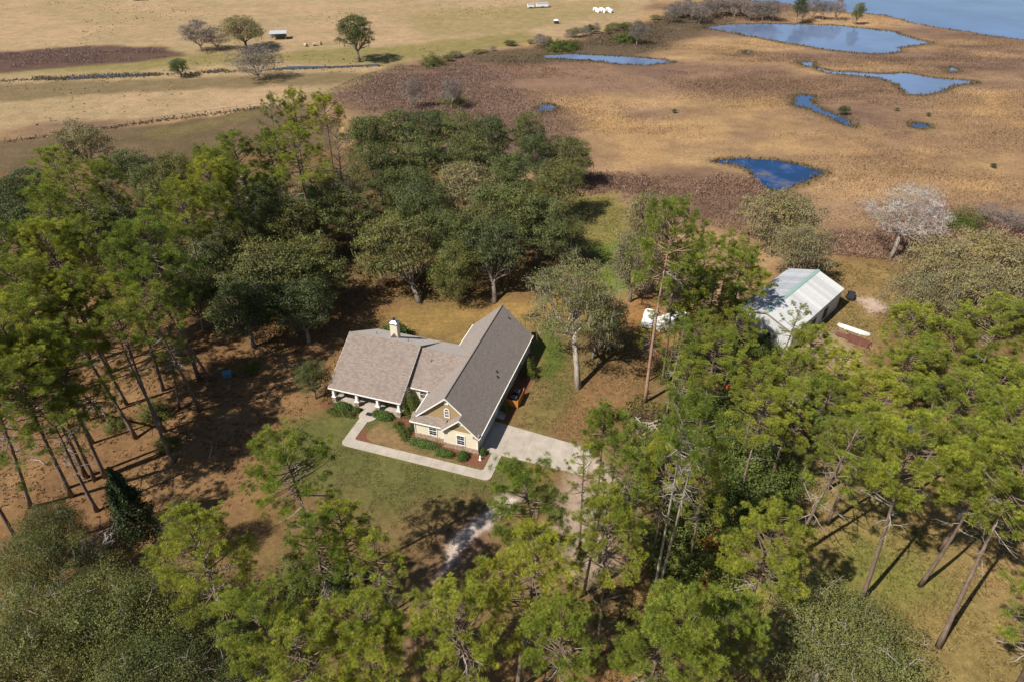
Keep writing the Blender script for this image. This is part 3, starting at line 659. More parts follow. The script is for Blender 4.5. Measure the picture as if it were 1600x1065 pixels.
# ------------------------------------------------------------------ the metal barn
BA = R(45.6); B0 = np.array([39.7, 89.3])
barn = empty('barn', (B0[0], B0[1], 0), BA, 'white metal barn with ribbed roof and pale green ridge', 'barn')   # local x along ridge, y to the left
BL, BW, EZ, RZ = 18.6, 4.75, 3.95, 5.55
npan = 20; pw = BL/npan
def panel_mesh(sgn):
    m = MB(); y1 = BW+.25; z1 = EZ-.08
    def sec(x0, x1, h):
        m.prism([(x0, 0, RZ+h), (x1, 0, RZ+h), (x1, sgn*y1, z1+h), (x0, sgn*y1, z1+h)], (0, 0, -.05))
    sec(.012, pw-.012, 0)
    for k in (0.06, .5): sec(k*pw, k*pw+.08, .07)
    return m.mesh('roof_panel')
pl, pr_ = panel_mesh(1), panel_mesh(-1); pl.materials.append(M['bluish_metal']); pr_.materials.append(M['white_metal'])  # same roof metal: left slope's weaker light is put into its panel colour
for i in range(npan): link('roof_panel', pl, None, barn, (i*pw, 0, 0)); link('roof_panel', pr_, None, barn, (i*pw, 0, 0))
MB().prism([(-.05, 0, RZ+.10), (-.05, .33, RZ-.01), (-.05, 0, RZ-.02), (-.05, -.33, RZ-.01)], (BL+.1, 0, 0)).build('ridge_cap', M['green_metal'], barn)
for x0 in (.25, BL-.35):
    MB().prism([(x0, -BW, 0), (x0, BW, 0), (x0, BW, EZ-.1), (x0, 0, RZ-.1), (x0, -BW, EZ-.1)], (.1, 0, 0)).build('end_wall', M['white_metal'], barn)
for s in (-1, 1): box('side_wall', M['white_metal'], barn, .35, BL-.35, s*BW-.05, s*BW+.05, 0, EZ-.1)
rb = MB().quad_box(-.02, .02, -.025, .025, 0, EZ-.12).mesh('wall_rib'); rb.materials.append(M['white_metal'])
for i in range(24):
    for s in (-1, 1): link('wall_rib', rb, None, barn, (.6+i*.75, s*(BW+.06), 0))
re_ = MB().quad_box(-.03, 0, -.02, .02, 0, EZ-.12).mesh('wall_rib'); re_.materials.append(M['white_metal'])
for i in range(13): link('wall_rib', re_, None, barn, (.249, -BW+.4+i*.75, 0))
box('doorway', M['dark_rubber'], barn, .20, .248, 2.0, 4.4, 0, 3.2); box('doorway', M['dark_rubber'], barn, .20, .248, -1.5, -.5, 0, 2.2)  # solid dark panels on the wall stand for the shade inside the openings
d = box('sliding_door', M['white_metal'], barn, .10, .19, -.3, 2.0, .05, 3.3)
for i, x in enumerate((3.0, 7.5, 12)): box('side_opening', M['dark_rubber'], barn, x, x+1.6, -BW-.10, -BW-.055, .6, 2.6)  # interior shade drawn as dark panels on the closed wall
MB().prism([(-.03, -BW-.25, EZ-.1), (-.03, 0, RZ), (-.03, 0, RZ-.2), (-.03, -BW-.25, EZ-.3)], (.03, 0, 0)).build('rake_trim', M['grey_wood'], barn)
MB().prism([(-.03, BW+.25, EZ-.1), (-.03, 0, RZ), (-.03, 0, RZ-.2), (-.03, BW+.25, EZ-.3)], (.03, 0, 0)).build('rake_trim', M['grey_wood'], barn)

# things lying about behind the barn
def at_px(px, py, z=0): p = G(px, py, z); return (p[0], p[1], z)
p = at_px(1328, 466); r = empty('utility_trailer', p, R(60), 'small dark cart parked on the grass beside the sandy patch', 'cart')
box('bed', M['dark_metal'], r, -1.1, 1.1, -.6, .6, .35, .5)
for s in (-1, 1): box('side_board', M['dark_metal'], r, -1.1, 1.1, s*.6-.03, s*.6+.03, .5, .85)
for s in (-.6, .6): box('end_board', M['dark_metal'], r, s*1.8-.03, s*1.8+.03, -.57, .57, .5, .85)
for s in (-1, 1):
    w = MB().tube([(0, s*.68, .3), (0, s*.82, .3)], .3, 14).build('wheel', M['dark_rubber'], r)
MB().tube([(1.1, 0, .42), (2.0, 0, .38)], .04, 6).build('drawbar', M['galv'], r)
p = at_px(1333, 517); r = empty('boat', p, R(-38), 'long white upturned boat hull lying above the rusty beams', 'boat')
V = []; F_ = []
for i, t in enumerate(np.linspace(-1, 1, 13)):
    w = .5*(1-abs(t)**3)**.5+.02
    for k in range(7): a = math.pi*k/6; V.append((t*2.6, w*math.cos(a), .1+.5*math.sin(a)*(1-.35*abs(t)**3)))
for i in range(12):
    for k in range(6): F_.append((i*7+k, (i+1)*7+k, (i+1)*7+k+1, i*7+k+1))
me = np_mesh('hull', V, F_, smooth=True); link('hull', me, M['hull'], r)
MB().tube([(-2.5, 0, .58), (2.5, 0, .58)], .035, 5).build('keel', M['white_paint'], r)
for s in (-1.2, 1.2): box('support', M['lumber'], r, s-.1, s+.1, -.7, .7, 0, .12)
p = at_px(1342, 533); r = empty('beam_stack', p, R(-40), 'stack of rusty red steel beams on the bare ground past the barn', 'beams')
for i in range(9):
    o = box('beam', M['rust'], r, -1.7+random.uniform(-.3, .3), 1.7+random.uniform(-.3, .3), -1.2+(i % 5)*.5, -.95+(i % 5)*.5, .0+.28*(i//5), .22+.28*(i//5))
for i in range(4): box('spacer', M['lumber'], r, -1.5+i*.95, -1.42+i*.95, -1.3, 1.2, .222, .278)
p = at_px(1320, 526); r = empty('roof_sheet_pile', p, R(-30), 'flat pile of red-brown metal sheets between the boat and the barn', 'sheets')
for i in range(5): MB().quad_box(-1.3, 1.3, -.55, .55, 0, .03).build('sheet', M['rust'], r, loc=(random.uniform(-.2, .2), random.uniform(-.15, .15), .035*i), rz=random.uniform(-.12, .12))
p = at_px(1325, 562); r = empty('pallet_pile', p, R(-20), 'pile of weathered boards and pallets in the sandy gap between pines', 'boards')
for i in range(10): MB().quad_box(-1.2, 1.2, -.1, .1, 0, .04).build('board', M['lumber'], r, loc=(random.uniform(-.6, .6), random.uniform(-1, 1), .045*i), rz=random.uniform(-.5, .5))
for px, py, s, lb in ((1308, 597, .55, 'pale boulder of rubble on the bare ground below the pallets'), (1312, 584, .4, 'smaller pale rubble lump just below the pallets')):
    p = at_px(px, py); V = []
    m = MB().lathe([(s*.7, 0), (s, s*.25), (s*.75, s*.55), (s*.3, s*.7)], (0, 0, 0), 9); m.v = [(x*random.uniform(.8, 1.2), y*random.uniform(.8, 1.2), z) for x, y, z in m.v]
    tag(m.build('rubble_block', M['lumber'], None, loc=p), lb, 'rubble')
p = at_px(1208, 549); r = empty('ladder', p, BA, 'metal step ladder standing in front of the barn', 'ladder')
for s in (-.22, .22): MB().tube([(0, s, 0), (.5, s*.7, 2.3)], .03, 5).build('rail', M['galv'], r); MB().tube([(1.0, s, 0), (.5, s*.7, 2.3)], .025, 5).build('rear_leg', M['galv'], r)
for i in range(6): z = .35*(i+1); f = z/2.3*.5; MB().tube([(f, -.2, z), (f, .2, z)], .025, 5).build('rung', M['galv'], r)

def vehicle(px, py, rz, body, label, cat, kind='pickup', z=0):
    r = empty(cat.replace(' ', '_'), at_px(px, py), rz, label, cat)
    if kind == 'pickup': P = [(-2.6, .45), (-2.6, 1.0), (-.6, 1.02), (-.4, 1.7), (1.0, 1.72), (1.45, 1.1), (2.6, 1.0), (2.7, .5)]
    elif kind == 'suv': P = [(-2.3, .45), (-2.35, 1.1), (-2.1, 1.7), (.6, 1.72), (1.25, 1.1), (2.3, 1.0), (2.4, .5)]
    else: P = [(-3.0, .5), (-3.0, 2.4), (2.6, 2.4), (2.9, 2.0), (3.0, .5)]
    b = MB().prism([(x, -.92, z_) for x, z_ in P], (0, 1.84, 0)).build('body', body, r)
    md = b.modifiers.new('bevel', 'BEVEL'); md.width = .12; md.segments = 3; md.limit_method = 'ANGLE'
    for x in (-1.6, 1.65):
        for s in (-1, 1):
            w = MB().tube([(x, s*.74, .36), (x, s*.96, .36)], .36, 16).build('wheel', M['dark_rubber'], r)
            MB().tube([(x, s*.955, .36), (x, s*.975, .36)], .2, 10).build('hub', M['galv'], w)
    if kind != 'camper':
        for s in (-1, 1): MB().prism([(-.25 if kind == 'pickup' else -1.9, s*.925, 1.15), (.95 if kind == 'pickup' else .6, s*.925, 1.15), (.8 if kind == 'pickup' else .35, s*.925, 1.58), (-.2 if kind == 'pickup' else -1.8, s*.925, 1.58)], (0, s*.012, 0)).build('side_window', M['glass'], r)
        a0, a1 = ((1.02, 1.66), (1.42, 1.16)) if kind == 'pickup' else ((.64, 1.66), (1.22, 1.16))
        MB().prism([(a0[0]+.03, -.78, a0[1]), (a1[0]+.03, -.84, a1[1]), (a1[0]+.03, .84, a1[1]), (a0[0]+.03, .78, a0[1])], (.02, 0, .02)).build('windscreen', M['glass'], r)
        for s in (-.7, .7): box('headlight', M['galv'], r, 2.56 if kind == 'pickup' else 2.3, 2.72 if kind == 'pickup' else 2.42, s-.16, s+.16, .72, .9)
    else:
        for x in (-2, .2): box('side_window', M['glass'], r, x, x+1.1, -.935, -.921, 1.4, 1.95)
        box('door', M['bluish_metal'], r, 1.5, 2.1, -.938, -.922, .55, 2.15); box('roof_vent', M['galv'], r, -.6, 0, -.3, .3, 2.4, 2.5)
    return r
vehicle(1048, 512, R(25), M['white_paint'], 'white camper trailer parked among the pines left of the barn', 'camper trailer', 'camper')
vehicle(1013, 503, R(70), M['white_paint'], 'white pickup truck parked left of the camper under the trees', 'pickup truck')
vehicle(1268, 655, R(115), M['navy'], 'dark blue pickup truck on the sandy track among the pines', 'pickup truck')
vehicle(1398, 677, R(-15), M['navy'], 'dark blue car half hidden by pines on the right', 'car', 'suv')
r = empty('grill_cart', at_px(1138, 612), .4, 'small orange box on legs among the shrubs below the camper', 'box')
box('lid', M['orange'], r, -.4, .4, -.3, .3, .8, 1.2)
for x in (-.33, .33):
    for y in (-.24, .24): box('leg', M['dark_metal'], r, x-.02, x+.02, y-.02, y+.02, 0, .8)
r = empty('playhouse', at_px(356, 588), R(20), 'low blue wooden box with a sloped lid under the left pines', 'box')
box('body', M['blue'], r, -.6, .6, -.4, .4, .1, .65); MB().prism([(-.66, -.46, .66), (.66, -.46, .66), (.66, .46, .86), (-.66, .46, .86)], (0, 0, .05)).build('lid', M['blue'], r)
for x in (-.5, .5):
    for y in (-.32, .32): box('foot', M['grey_wood'], r, x-.05, x+.05, y-.05, y+.05, 0, .1)

# ------------------------------------------------------------------ far pasture: fence, shed, troughs, bales
def farm_fence(pts, label, step=3.2):
    P = [G(*p)[:2] for p in pts]; r = empty('farm_fence', (P[0][0], P[0][1], 0), 0, label, 'fence')
    post = MB().tube([(0, 0, 0), (0, 0, 1.35)], .09, 6).mesh('post'); post.materials.append(M['grey_wood'])
    last = None
    for a, b in zip(P, P[1:]):
        n = max(1, int(np.hypot(*(b-a))/step))
        for i in range(n):
            q = a+(b-a)*i/n; l = (q[0]-P[0][0], q[1]-P[0][1], 0); link('post', post, None, r, l, random.random())
            if last is not None:
                for z in (.5, 1.1):
                    MB().tube([(last[0], last[1], z), (l[0], l[1], z+random.uniform(-.05, .05))], .045, 4).build('rail', M['grey_wood'], r)
            last = l
farm_fence([(10, 222), (80, 214), (160, 202), (240, 190), (330, 178), (410, 167), (432, 166)], 'weathered post and rail fence between the pale pasture and the mown field')
farm_fence([(432, 166), (470, 172), (520, 178)], 'short run of weathered fence at the corner of the mown field')
r = empty('field_shed', at_px(436, 61), R(12), 'low open shed with a pale sheet roof beside the far oak', 'shed')
for x in (-3, 3):
    for y in (-2, 2): box('post', M['grey_wood'], r, x-.1, x+.1, y-.1, y+.1, 0, 2.3+(.3 if y > 0 else 0))
MB().prism([(-3.5, -2.5, 2.35), (3.5, -2.5, 2.35), (3.5, 2.5, 2.75), (-3.5, 2.5, 2.75)], (0, 0, .08)).build('roof', M['bluish_metal'], r)
box('back_wall', M['grey_wood'], r, -3, 3, 2.05, 2.15, 0, 2.5)
for px, py, w, h, lb in ((829, 13, 1.6, 1.5, 'small white livestock trailer at the far end of the pasture'), (847, 12, 3.0, 1.6, 'larger white stock trailer at the far end of the pasture'), (216, 1, 3.0, 1.5, 'white trailer at the top edge of the left pasture')):
    r = empty('stock_trailer', at_px(px, py), R(8), lb, 'trailer')
    b = box('body', M['white_paint'], r, -w, w, -1, 1, .5, .5+h); box('roof', M['bluish_metal'], r, -w-.1, w+.1, -1.1, 1.1, .51+h, .6+h)
    for s in (-1, 1): MB().tube([(-.3, s*.95, .38), (-.3, s*1.12, .38)], .38, 12).build('wheel', M['dark_rubber'], r); MB().tube([(.5, s*.95, .38), (.5, s*1.12, .38)], .38, 12).build('wheel', M['dark_rubber'], r)
    MB().tube([(w, 0, .5), (w+1.2, 0, .45)], .06, 6).build('drawbar', M['galv'], r)
r = empty('hay_feeder', at_px(869, 37), 0, 'round feeder with a pale top standing alone in the pasture', 'feeder')
MB().lathe([(1.1, 0), (1.1, 1.2), (1.0, 1.25)], (0, 0, 0), 16).build('ring', M['dark_metal'], r); MB().lathe([(1.3, 1.3), (1.2, 1.45), (.2, 1.9)], (0, 0, 0), 16).build('lid', M['white_paint'], r)
for i in range(9):
    px = 930+i*3.2+random.uniform(-1, 1); py = 17+(i % 3)*1.6
    r = link('hay_bale', MB().tube([(-.75, 0, .75), (.75, 0, .75)], .75, 12).mesh('hay_bale'), M['white_paint'], None, at_px(px, py), random.uniform(0, 1))
    tag(r, 'white wrapped hay bale in the cluster beyond the pasture feeder', 'hay bale', 'white hay bales in the far pasture')
for i, (px, py) in enumerate(((492, 72), (500, 70), (478, 73))):
    r = link('hay_bale', MB().tube([(-.8, 0, .6), (.8, 0, .6)], .6, 10).mesh('hay_bale'), M['lumber'], None, at_px(px, py), .4+i)
    tag(r, ('pale bale farthest right of the three beside the pasture shed' if i == 1 else 'pale bale in the middle of the three beside the pasture shed' if i == 0 else 'pale bale nearest the pasture shed'), 'hay bale')

# ------------------------------------------------------------------ plant builders
def unit(n, g): v = g.normal(size=(n, 3)); return v/np.linalg.norm(v, axis=1)[:, None]
def tufts(C, D, g, n=26, L=0.34, w=0.05, base=None, sphere=0.9):
    """needle tufts: n thin triangles fanning from every centre C about direction D"""
    k = len(C)
    d = unit(k*n, g)*sphere+np.repeat(D, n, 0)*0.5+np.array([0, 0, .18]); d /= np.linalg.norm(d, axis=1)[:, None]
    s = np.cross(d, unit(k*n, g)); s /= np.linalg.norm(s, axis=1)[:, None]+1e-9
    c = np.repeat(C, n, 0)+d*0.03; ln = (L*g.uniform(.7, 1.2, k*n))[:, None]; ww = w*g.uniform(.7, 1.3, (k*n, 1))
    V = np.stack([c+d*ln*.15-s*ww*.4, c+d*ln*.6+s*ww, c+d*ln], 1).reshape(-1, 3)
    F = np.arange(len(V)).reshape(-1, 3)
    t = base if base is not None else np.ones((k, 3))
    col = np.repeat(t, n*3, 0)*np.repeat(g.uniform(.8, 1.2, (k*n, 1)), 3, 0)
    return V, F, col
def leaves(C, N, g, size, col, jit=0.9, aspect=0.55):
    """leaf faces (two triangles as one quad) at C, facing roughly N"""
    k = len(C); n = N+unit(k, g)*jit; n /= np.linalg.norm(n, axis=1)[:, None]
    a = np.cross(n, unit(k, g)); a /= np.linalg.norm(a, axis=1)[:, None]+1e-9; b = np.cross(n, a)
    s = (size*g.uniform(.6, 1.35, k))[:, None]
    V = np.stack([C-a*s, C+b*s*aspect, C+a*s, C-b*s*aspect], 1).reshape(-1, 3)
    F = np.arange(len(V)).reshape(-1, 4)
    return V, F, np.repeat(col, 4, 0)
def curve_pts(a, d, L, up, n, g, wob=0.12):
    p = np.array(a, float); d = np.array(d, float); d /= np.linalg.norm(d); out = [p.copy()]
    for i in range(n):
        d = d+np.array([0, 0, up])/n+g.normal(size=3)*wob/n*2; d /= np.linalg.norm(d)
        p = p+d*L/n; out.append(p.copy())
    return np.array(out)
class Kit: pass
def pine_kit(seed, h=25.0, cb=0.60, Rr=4.2, nb=64, peak=0.35, dens=1.0, dead=10, droop=0.0, yellow=0.5, tn=96, tl=0.42, matb='pine_bark', matf='pine'):
    g = np.random.default_rng(seed); K = Kit(); w = MB(); dw = MB()
    tp = [np.array([0, 0, -.2])]; ph = g.uniform(0, 6.28, 2)
    for i in range(1, 13):
        z = h*i/12; tp.append(np.array([.28*math.sin(z/9+ph[0])-.28*math.sin(ph[0]), .28*math.sin(z/8+ph[1])-.28*math.sin(ph[1]), z]))
    tp = np.array(tp); tr = [.22*(1-.83*(i/12)**1.1)+(.07 if i == 0 else 0) for i in range(13)]
    w.tube(tp, tr, 9)
    def tx(z): f = z/h*12; i = min(11, int(f)); return tp[i]+(tp[i+1]-tp[i])*(f-i)
    C = []; D = []; az = g.uniform(0, 6.28); Tb = []
    for b in range(nb):
        t = (b+g.uniform(0, .8))/nb; z = h*(cb+(1-cb)*t*.985); az += 2.4+g.normal()*.5
        q = (t-peak)/(1.02-peak) if t > peak else (peak-t)/(peak+.28)
        prof = math.sqrt(max(.03, 1-q*q)); L = Rr*prof*g.uniform(.62, 1.12)
        el = -0.1-droop+.95*t**1.2+g.normal()*.15
        d = (math.cos(az)*math.cos(el), math.sin(az)*math.cos(el), math.sin(el))
        P = curve_pts(tx(z), d, L, .45, 5, g); r0 = .035+.055*L/Rr*(1-t*.5)
        w.tube(P, np.linspace(r0, .012, 6), 4, False)
        dens_b = g.choice([.35, .8, 1.0, 1.25])*g.uniform(.85, 1.1)*dens; tint = g.uniform(.72, 1.25)
        ns = max(2, int(L*1.75*dens_b))
        for s in range(ns):
            f = g.uniform(.42, 1.0)**.8; i = min(4, int(f*5)); p0 = P[i]+(P[i+1]-P[i])*(f*5-i)
            dd = P[i+1]-P[i]; dd /= np.linalg.norm(dd)
            sd_ = dd*.7+unit(1, g)[0]*.8+np.array([0, 0, .28]); sl_ = g.uniform(.35, 1.25)*min(1, .45+L/5)
            S = curve_pts(p0, sd_, sl_, .25, 2, g)
            w.tube(S, [.016, .012, .008], 3, False)
            for q_ in range(1 + int(sl_ > .75)):
                C.append(S[2]-(S[2]-S[0])*q_*.55+g.normal(size=3)*.05); D.append((S[2]-S[1])/(np.linalg.norm(S[2]-S[1])+1e-9)); Tb.append(tint)
        C.append(P[5]); D.append((P[5]-P[4])/np.linalg.norm(P[5]-P[4])); Tb.append(tint)
    C.append(tp[-1]); D.append(np.array([0, 0, 1.])); Tb.append(1.0)
    for b in range(dead):
        z = h*g.uniform(max(.38, cb-.22), cb+.12); a = g.uniform(0, 6.28); L = Rr*g.uniform(.3, .8)
        P = curve_pts(tx(z), (math.cos(a), math.sin(a), g.uniform(-.3, .25)), L, g.uniform(-.1, .5), 4, g, .5); dw.tube(P, np.linspace(.05, .012, 5), 4, False)
        for _ in range(4):
            i = g.integers(1, 4); dw.tube(curve_pts(P[i], (P[i]-P[i-1])+unit(1, g)[0]*.5, L*.35, .1, 2, g, .4), [.022, .014, .008], 3, False)
    C = np.array(C); D = np.array(D); Tb = np.array(Tb); n = len(C)
    ye = np.clip(g.normal(yellow, .25, n), 0, 1)[:, None]
    base = (np.array([.78, .92, .9])*(1-ye)+np.array([1.22, 1.13, .9])*ye)*(Tb*g.uniform(.85, 1.15, n))[:, None]
    V, F, col = tufts(C, D, g, tn, tl, .021, base)
    K.trunk = w.mesh('trunk', True); K.trunk.materials.append(M[matb])
    K.parts = [('crown', np_mesh('crown', V, F, col), matf)]
    if dead: K.parts.append(('dead_limbs', dw.mesh('dead_limbs', True), 'dead_wood'))
    for _, me, m in K.parts: me.materials.append(M[m])
    K.h, K.r, K.zc = h, Rr, h*(cb+(1-cb)*.45); K.n = len(F); return K
def oak_kit(seed, h=15.0, Rr=7.5, nc=60, lpc=520, ls=0.16, zlow=0.20, matf='oak', matb='oak_bark', moss=0.0, gap=0.0, trunk_r=.45, twigs=0, fork=0.22, flat=1.0, clump=(.14, .25), asp=.55):
    g = np.random.default_rng(seed); K = Kit(); w = MB()
    cz = h*(zlow+(1-zlow)*.42); Hz = h-cz; Hl = cz-h*zlow
    cents = []
    for i in range(nc):
        best = None
        for _ in range(6):
            d = unit(1, g)[0]
            if d[2] < -.55: d[2] = -d[2]
            rr = g.uniform(.55, .92) if g.random() < .8 else g.uniform(.2, .55)
            p = np.array([d[0]*Rr*rr, d[1]*Rr*rr, cz+d[2]*rr*(Hz*flat if d[2] > 0 else Hl)])
            m = min([np.linalg.norm((p-q)) for q in cents], default=9)
            if best is None or m > best[0]: best = (m, p)
        cents.append(best[1])
    cents = np.array(cents)
    # outline made uneven: lobes pushed in or out by direction
    a = np.arctan2(cents[:, 1], cents[:, 0]); ph = g.uniform(0, 6.28, 3)
    k = 1+.13*np.sin(2*a+ph[0])+.12*np.sin(3*a+ph[1])+.08*np.sin(5*a+ph[2]); cents[:, :2] *= k[:, None]
    # limbs
    fz = h*fork; w.tube([(0, 0, -.2), (.1, 0, fz*.4), (0, .1, fz)], [trunk_r*1.25, trunk_r, trunk_r*.85], 9)
    nl = 7; la = np.linspace(0, 6.28, nl, endpoint=False)+g.uniform(0, 1)
    ends = []
    for i in range(nl):
        L = Rr*.5; el = g.uniform(.5, 1.1)
        P = curve_pts((0, .1, fz-.1), (math.cos(la[i])*math.cos(el), math.sin(la[i])*math.cos(el), math.sin(el)), L, .15, 4, g, .35)
        w.tube(P, np.linspace(trunk_r*.55, trunk_r*.3, 5), 6, False); ends.append(P)
    for c in cents:
        j = min(range(nl), key=lambda q: np.linalg.norm(ends[q][-1]-c)); P0 = ends[j][g.integers(2, 5)]
        m = (P0+c)/2+g.normal(size=3)*.4+np.array([0, 0, -.2]); w.tube([P0, m, c], [trunk_r*.24, trunk_r*.15, .03], 5, False)
    Cs = []; Ns = []; Co = []
    for ci, c in enumerate(cents):
        rc = Rr*g.uniform(*clump); n = int(lpc*g.uniform(.6, 1.3)*(rc/(Rr*.23))**2)
        d = unit(n, g); d[:, 2] = np.where(d[:, 2] < -.3, -d[:, 2]*.6, d[:, 2])
        lump = 1+.34*np.sin(d[:, 0]*5+ci)*np.sin(d[:, 1]*5+2*ci)+.26*np.sin(d[:, 2]*7+3*d[:, 0]+ci)
        rr = rc*lump*np.clip(g.normal(.92, .16, n), .2, 1.35)
        p = c+d*rr[:, None]*np.array([1.12, 1.12, .82])
        if gap:
            keep = g.random(n) > gap*(.5+g.random()); p, d = p[keep], d[keep]
        t = g.uniform(.80, 1.18)*np.array([g.uniform(.93, 1.1), 1.0, g.uniform(.85, 1.1)])
        Cs.append(p); Ns.append(d+np.array([0, 0, .35])); Co.append(np.tile(t, (len(p), 1))*g.uniform(.84, 1.18, (len(p), 1)))
    V, F, col = leaves(np.concatenate(Cs), np.concatenate(Ns), g, ls, np.concatenate(Co), aspect=asp)
    if moss:
        n = int(moss*nc*40); ci = g.integers(0, nc, n); d = unit(n, g); d[:, 2] = -np.abs(d[:, 2])*.6
        p = cents[ci]+d*(Rr*.24)*g.uniform(.7, 1.15, (n, 1)); Lm = g.uniform(.3, 1.1, n)
        s = unit(n, g); s[:, 2] = 0; s *= .07
        q = np.stack([p-s, p+s, p+s*.4-np.array([0, 0, 1])*Lm[:, None], p-s*.4-np.array([0, 0, 1])*Lm[:, None]], 1).reshape(-1, 3)
        F = np.concatenate([F, np.arange(len(q)).reshape(-1, 4)+len(V)]); V = np.concatenate([V, q])
        col = np.concatenate([col, np.tile(np.array([1.5, 1.4, 1.9]), (len(q), 1))*g.uniform(.8, 1.15, (len(q), 1))])
    K.trunk = w.mesh('trunk', True); K.trunk.materials.append(M[matb])
    K.parts = [('crown', np_mesh('crown', V, F, col), matf)]
    if twigs:
        tw = MB()
        for i in range(twigs):
            c = cents[g.integers(0, nc)]; d = c-np.array([0, 0, h*.35]); d /= np.linalg.norm(d)
            P = curve_pts(c-d*.6, d+unit(1, g)[0]*.7, Rr*g.uniform(.25, .45), .2, 3, g, .6); tw.tube(P, [.05, .04, .03, .012], 4, False)
            for _ in range(3): i2 = g.integers(1, 3); tw.tube(curve_pts(P[i2], d+unit(1, g)[0]*.9, Rr*.16, .1, 2, g, .5), [.028, .02, .01], 3, False)
        K.parts.append(('dead_limbs', tw.mesh('dead_limbs', True), 'dead_wood'))
    for _, me, m in K.parts: me.materials.append(M[m])
    K.h, K.r, K.zc = h, Rr, cz+Hz*.18; K.n = len(F)*2; return K
def twig_kit(seed, h=12.0, Rr=6.5, depth=5, trunk_r=.34, matb='dead_wood', twn=9000, tw=.05, matf='silver_twig', split=3, fork=.3):
    """bare crown: forking limbs ending in clouds of thin twigs"""
    g = np.random.default_rng(seed); K = Kit(); w = MB(); tips = []
    def grow(p, d, L, r, lev):
        P = curve_pts(p, d, L, .1, 3, g, .35); w.tube(P, np.linspace(r, r*.6, 4), 7 if lev < 2 else 4, False)
        if lev >= 2: tips.append((P[-1], L)); tips.append((P[2], L))
        if lev >= depth: return
        for _ in range(split if lev < 3 else 2):
            dd = (P[-1]-P[-2]); dd /= np.linalg.norm(dd); nd = dd+unit(1, g)[0]*.85+np.array([0, 0, .12])
            nd[2] = max(nd[2], -.15)
            grow(P[-1], nd, L*g.uniform(.62, .82), r*.58, lev+1)
    grow(np.array([0, 0, -.2]), (g.normal()*.12, g.normal()*.12, 1), h*fork, trunk_r, 0)
    T = np.array([t[0] for t in tips]); n = twn; ci = g.integers(0, len(T), n)
    p = T[ci]+unit(n, g)*g.uniform(0, .75, (n, 1)); d = unit(n, g)+np.array([0, 0, .35]); s = np.cross(d, unit(n, g)); s /= np.linalg.norm(s, axis=1)[:, None]
    L = g.uniform(.25, .8, (n, 1)); V = np.stack([p-s*tw*.5, p+s*tw*.5, p+d*L], 1).reshape(-1, 3)
    col = np.repeat(g.uniform(.7, 1.2, (n, 1))*np.ones(3), 3, 0)
    zmax = np.percentile(V[:, 2], 99); cc = V[:, :2]-V[:, :2].mean(0)*(V[:, 2:3]/V[:, 2].mean()); rmax = np.percentile(np.hypot(cc[:, 0], cc[:, 1]), 97)
    S = np.array([Rr/rmax, Rr/rmax, h/zmax]); sh = V[:, :2].mean(0)/V[:, 2].mean(); V[:, :2] -= V[:, 2:3]*sh; V = V*S; w.v = [((q[0]-q[2]*sh[0])*S[0], (q[1]-q[2]*sh[1])*S[1], q[2]*S[2]) for q in w.v]
    K.trunk = w.mesh('trunk', True); K.trunk.materials.append(M[matb]); me = np_mesh('crown', V, np.arange(len(V)).reshape(-1, 3), col); me.materials.append(M[matf])
    K.parts = [('crown', me, matf)]; K.h, K.r, K.zc = h, Rr, h*.66; K.n = n; return K
def shrub_kit(seed, Rr=1.0, h=1.2, n=1500, ls=.10, matf='hedge', boxy=0.0, cone=False, stems=5):
    g = np.random.default_rng(seed); K = Kit(); w = MB()
    d = unit(n, g); d[:, 2] = np.abs(d[:, 2])*1.0
    if boxy: m = np.max(np.abs(d), axis=1)[:, None]; d = d*(1-boxy)+d/m*boxy
    lm = (.07 if boxy or h < 1.3 else .26)
    f = np.clip(g.normal(.88, .14, n), .25, 1.2)*(1+lm*1.2*np.sin(d[:, 0]*5+seed)*np.sin(d[:, 1]*6)+lm*np.sin(d[:, 2]*9+d[:, 0]*8))
    if cone:
        z = g.random(n)**.75; a = g.uniform(0, 6.28, n); lay = .78+.2*np.sin(z*21+a*3)+.14*np.sin(a*5+z*9)
        r = (1-z)**.85*lay*np.clip(g.normal(.9, .15, n), .2, 1.2)+.03
        p = np.stack([np.cos(a)*r*Rr, np.sin(a)*r*Rr, .04*h+z*h*.96], 1); nn = np.stack([np.cos(a), np.sin(a), np.full(n, .5)], 1)
    else:
        p = d*f[:, None]*np.array([Rr, Rr, h*.93])+np.array([0, 0, h*.05]); nn = d+np.array([0, 0, .3])
    V, F, col = leaves(p, nn, g, ls, g.uniform(.65, 1.35, (n, 1))*np.array([1, 1, 1.0]))
    for i in range(stems): a = 6.28*i/stems; w.tube([(.08*math.cos(a), .08*math.sin(a), -.05), (.5*Rr*math.cos(a), .5*Rr*math.sin(a), h*.7)] if not cone else [(0, 0, -.1), (0, 0, h*.92)], [.05*max(1, h/4), .02], 5, False)
    K.trunk = w.mesh('stems'); K.trunk.materials.append(M['oak_bark']); me = np_mesh('foliage', V, F, col); me.materials.append(M[matf])
    K.parts = [('foliage', me, matf)]; K.h, K.r, K.zc = h, Rr, h*.5; K.n = n*2; return K
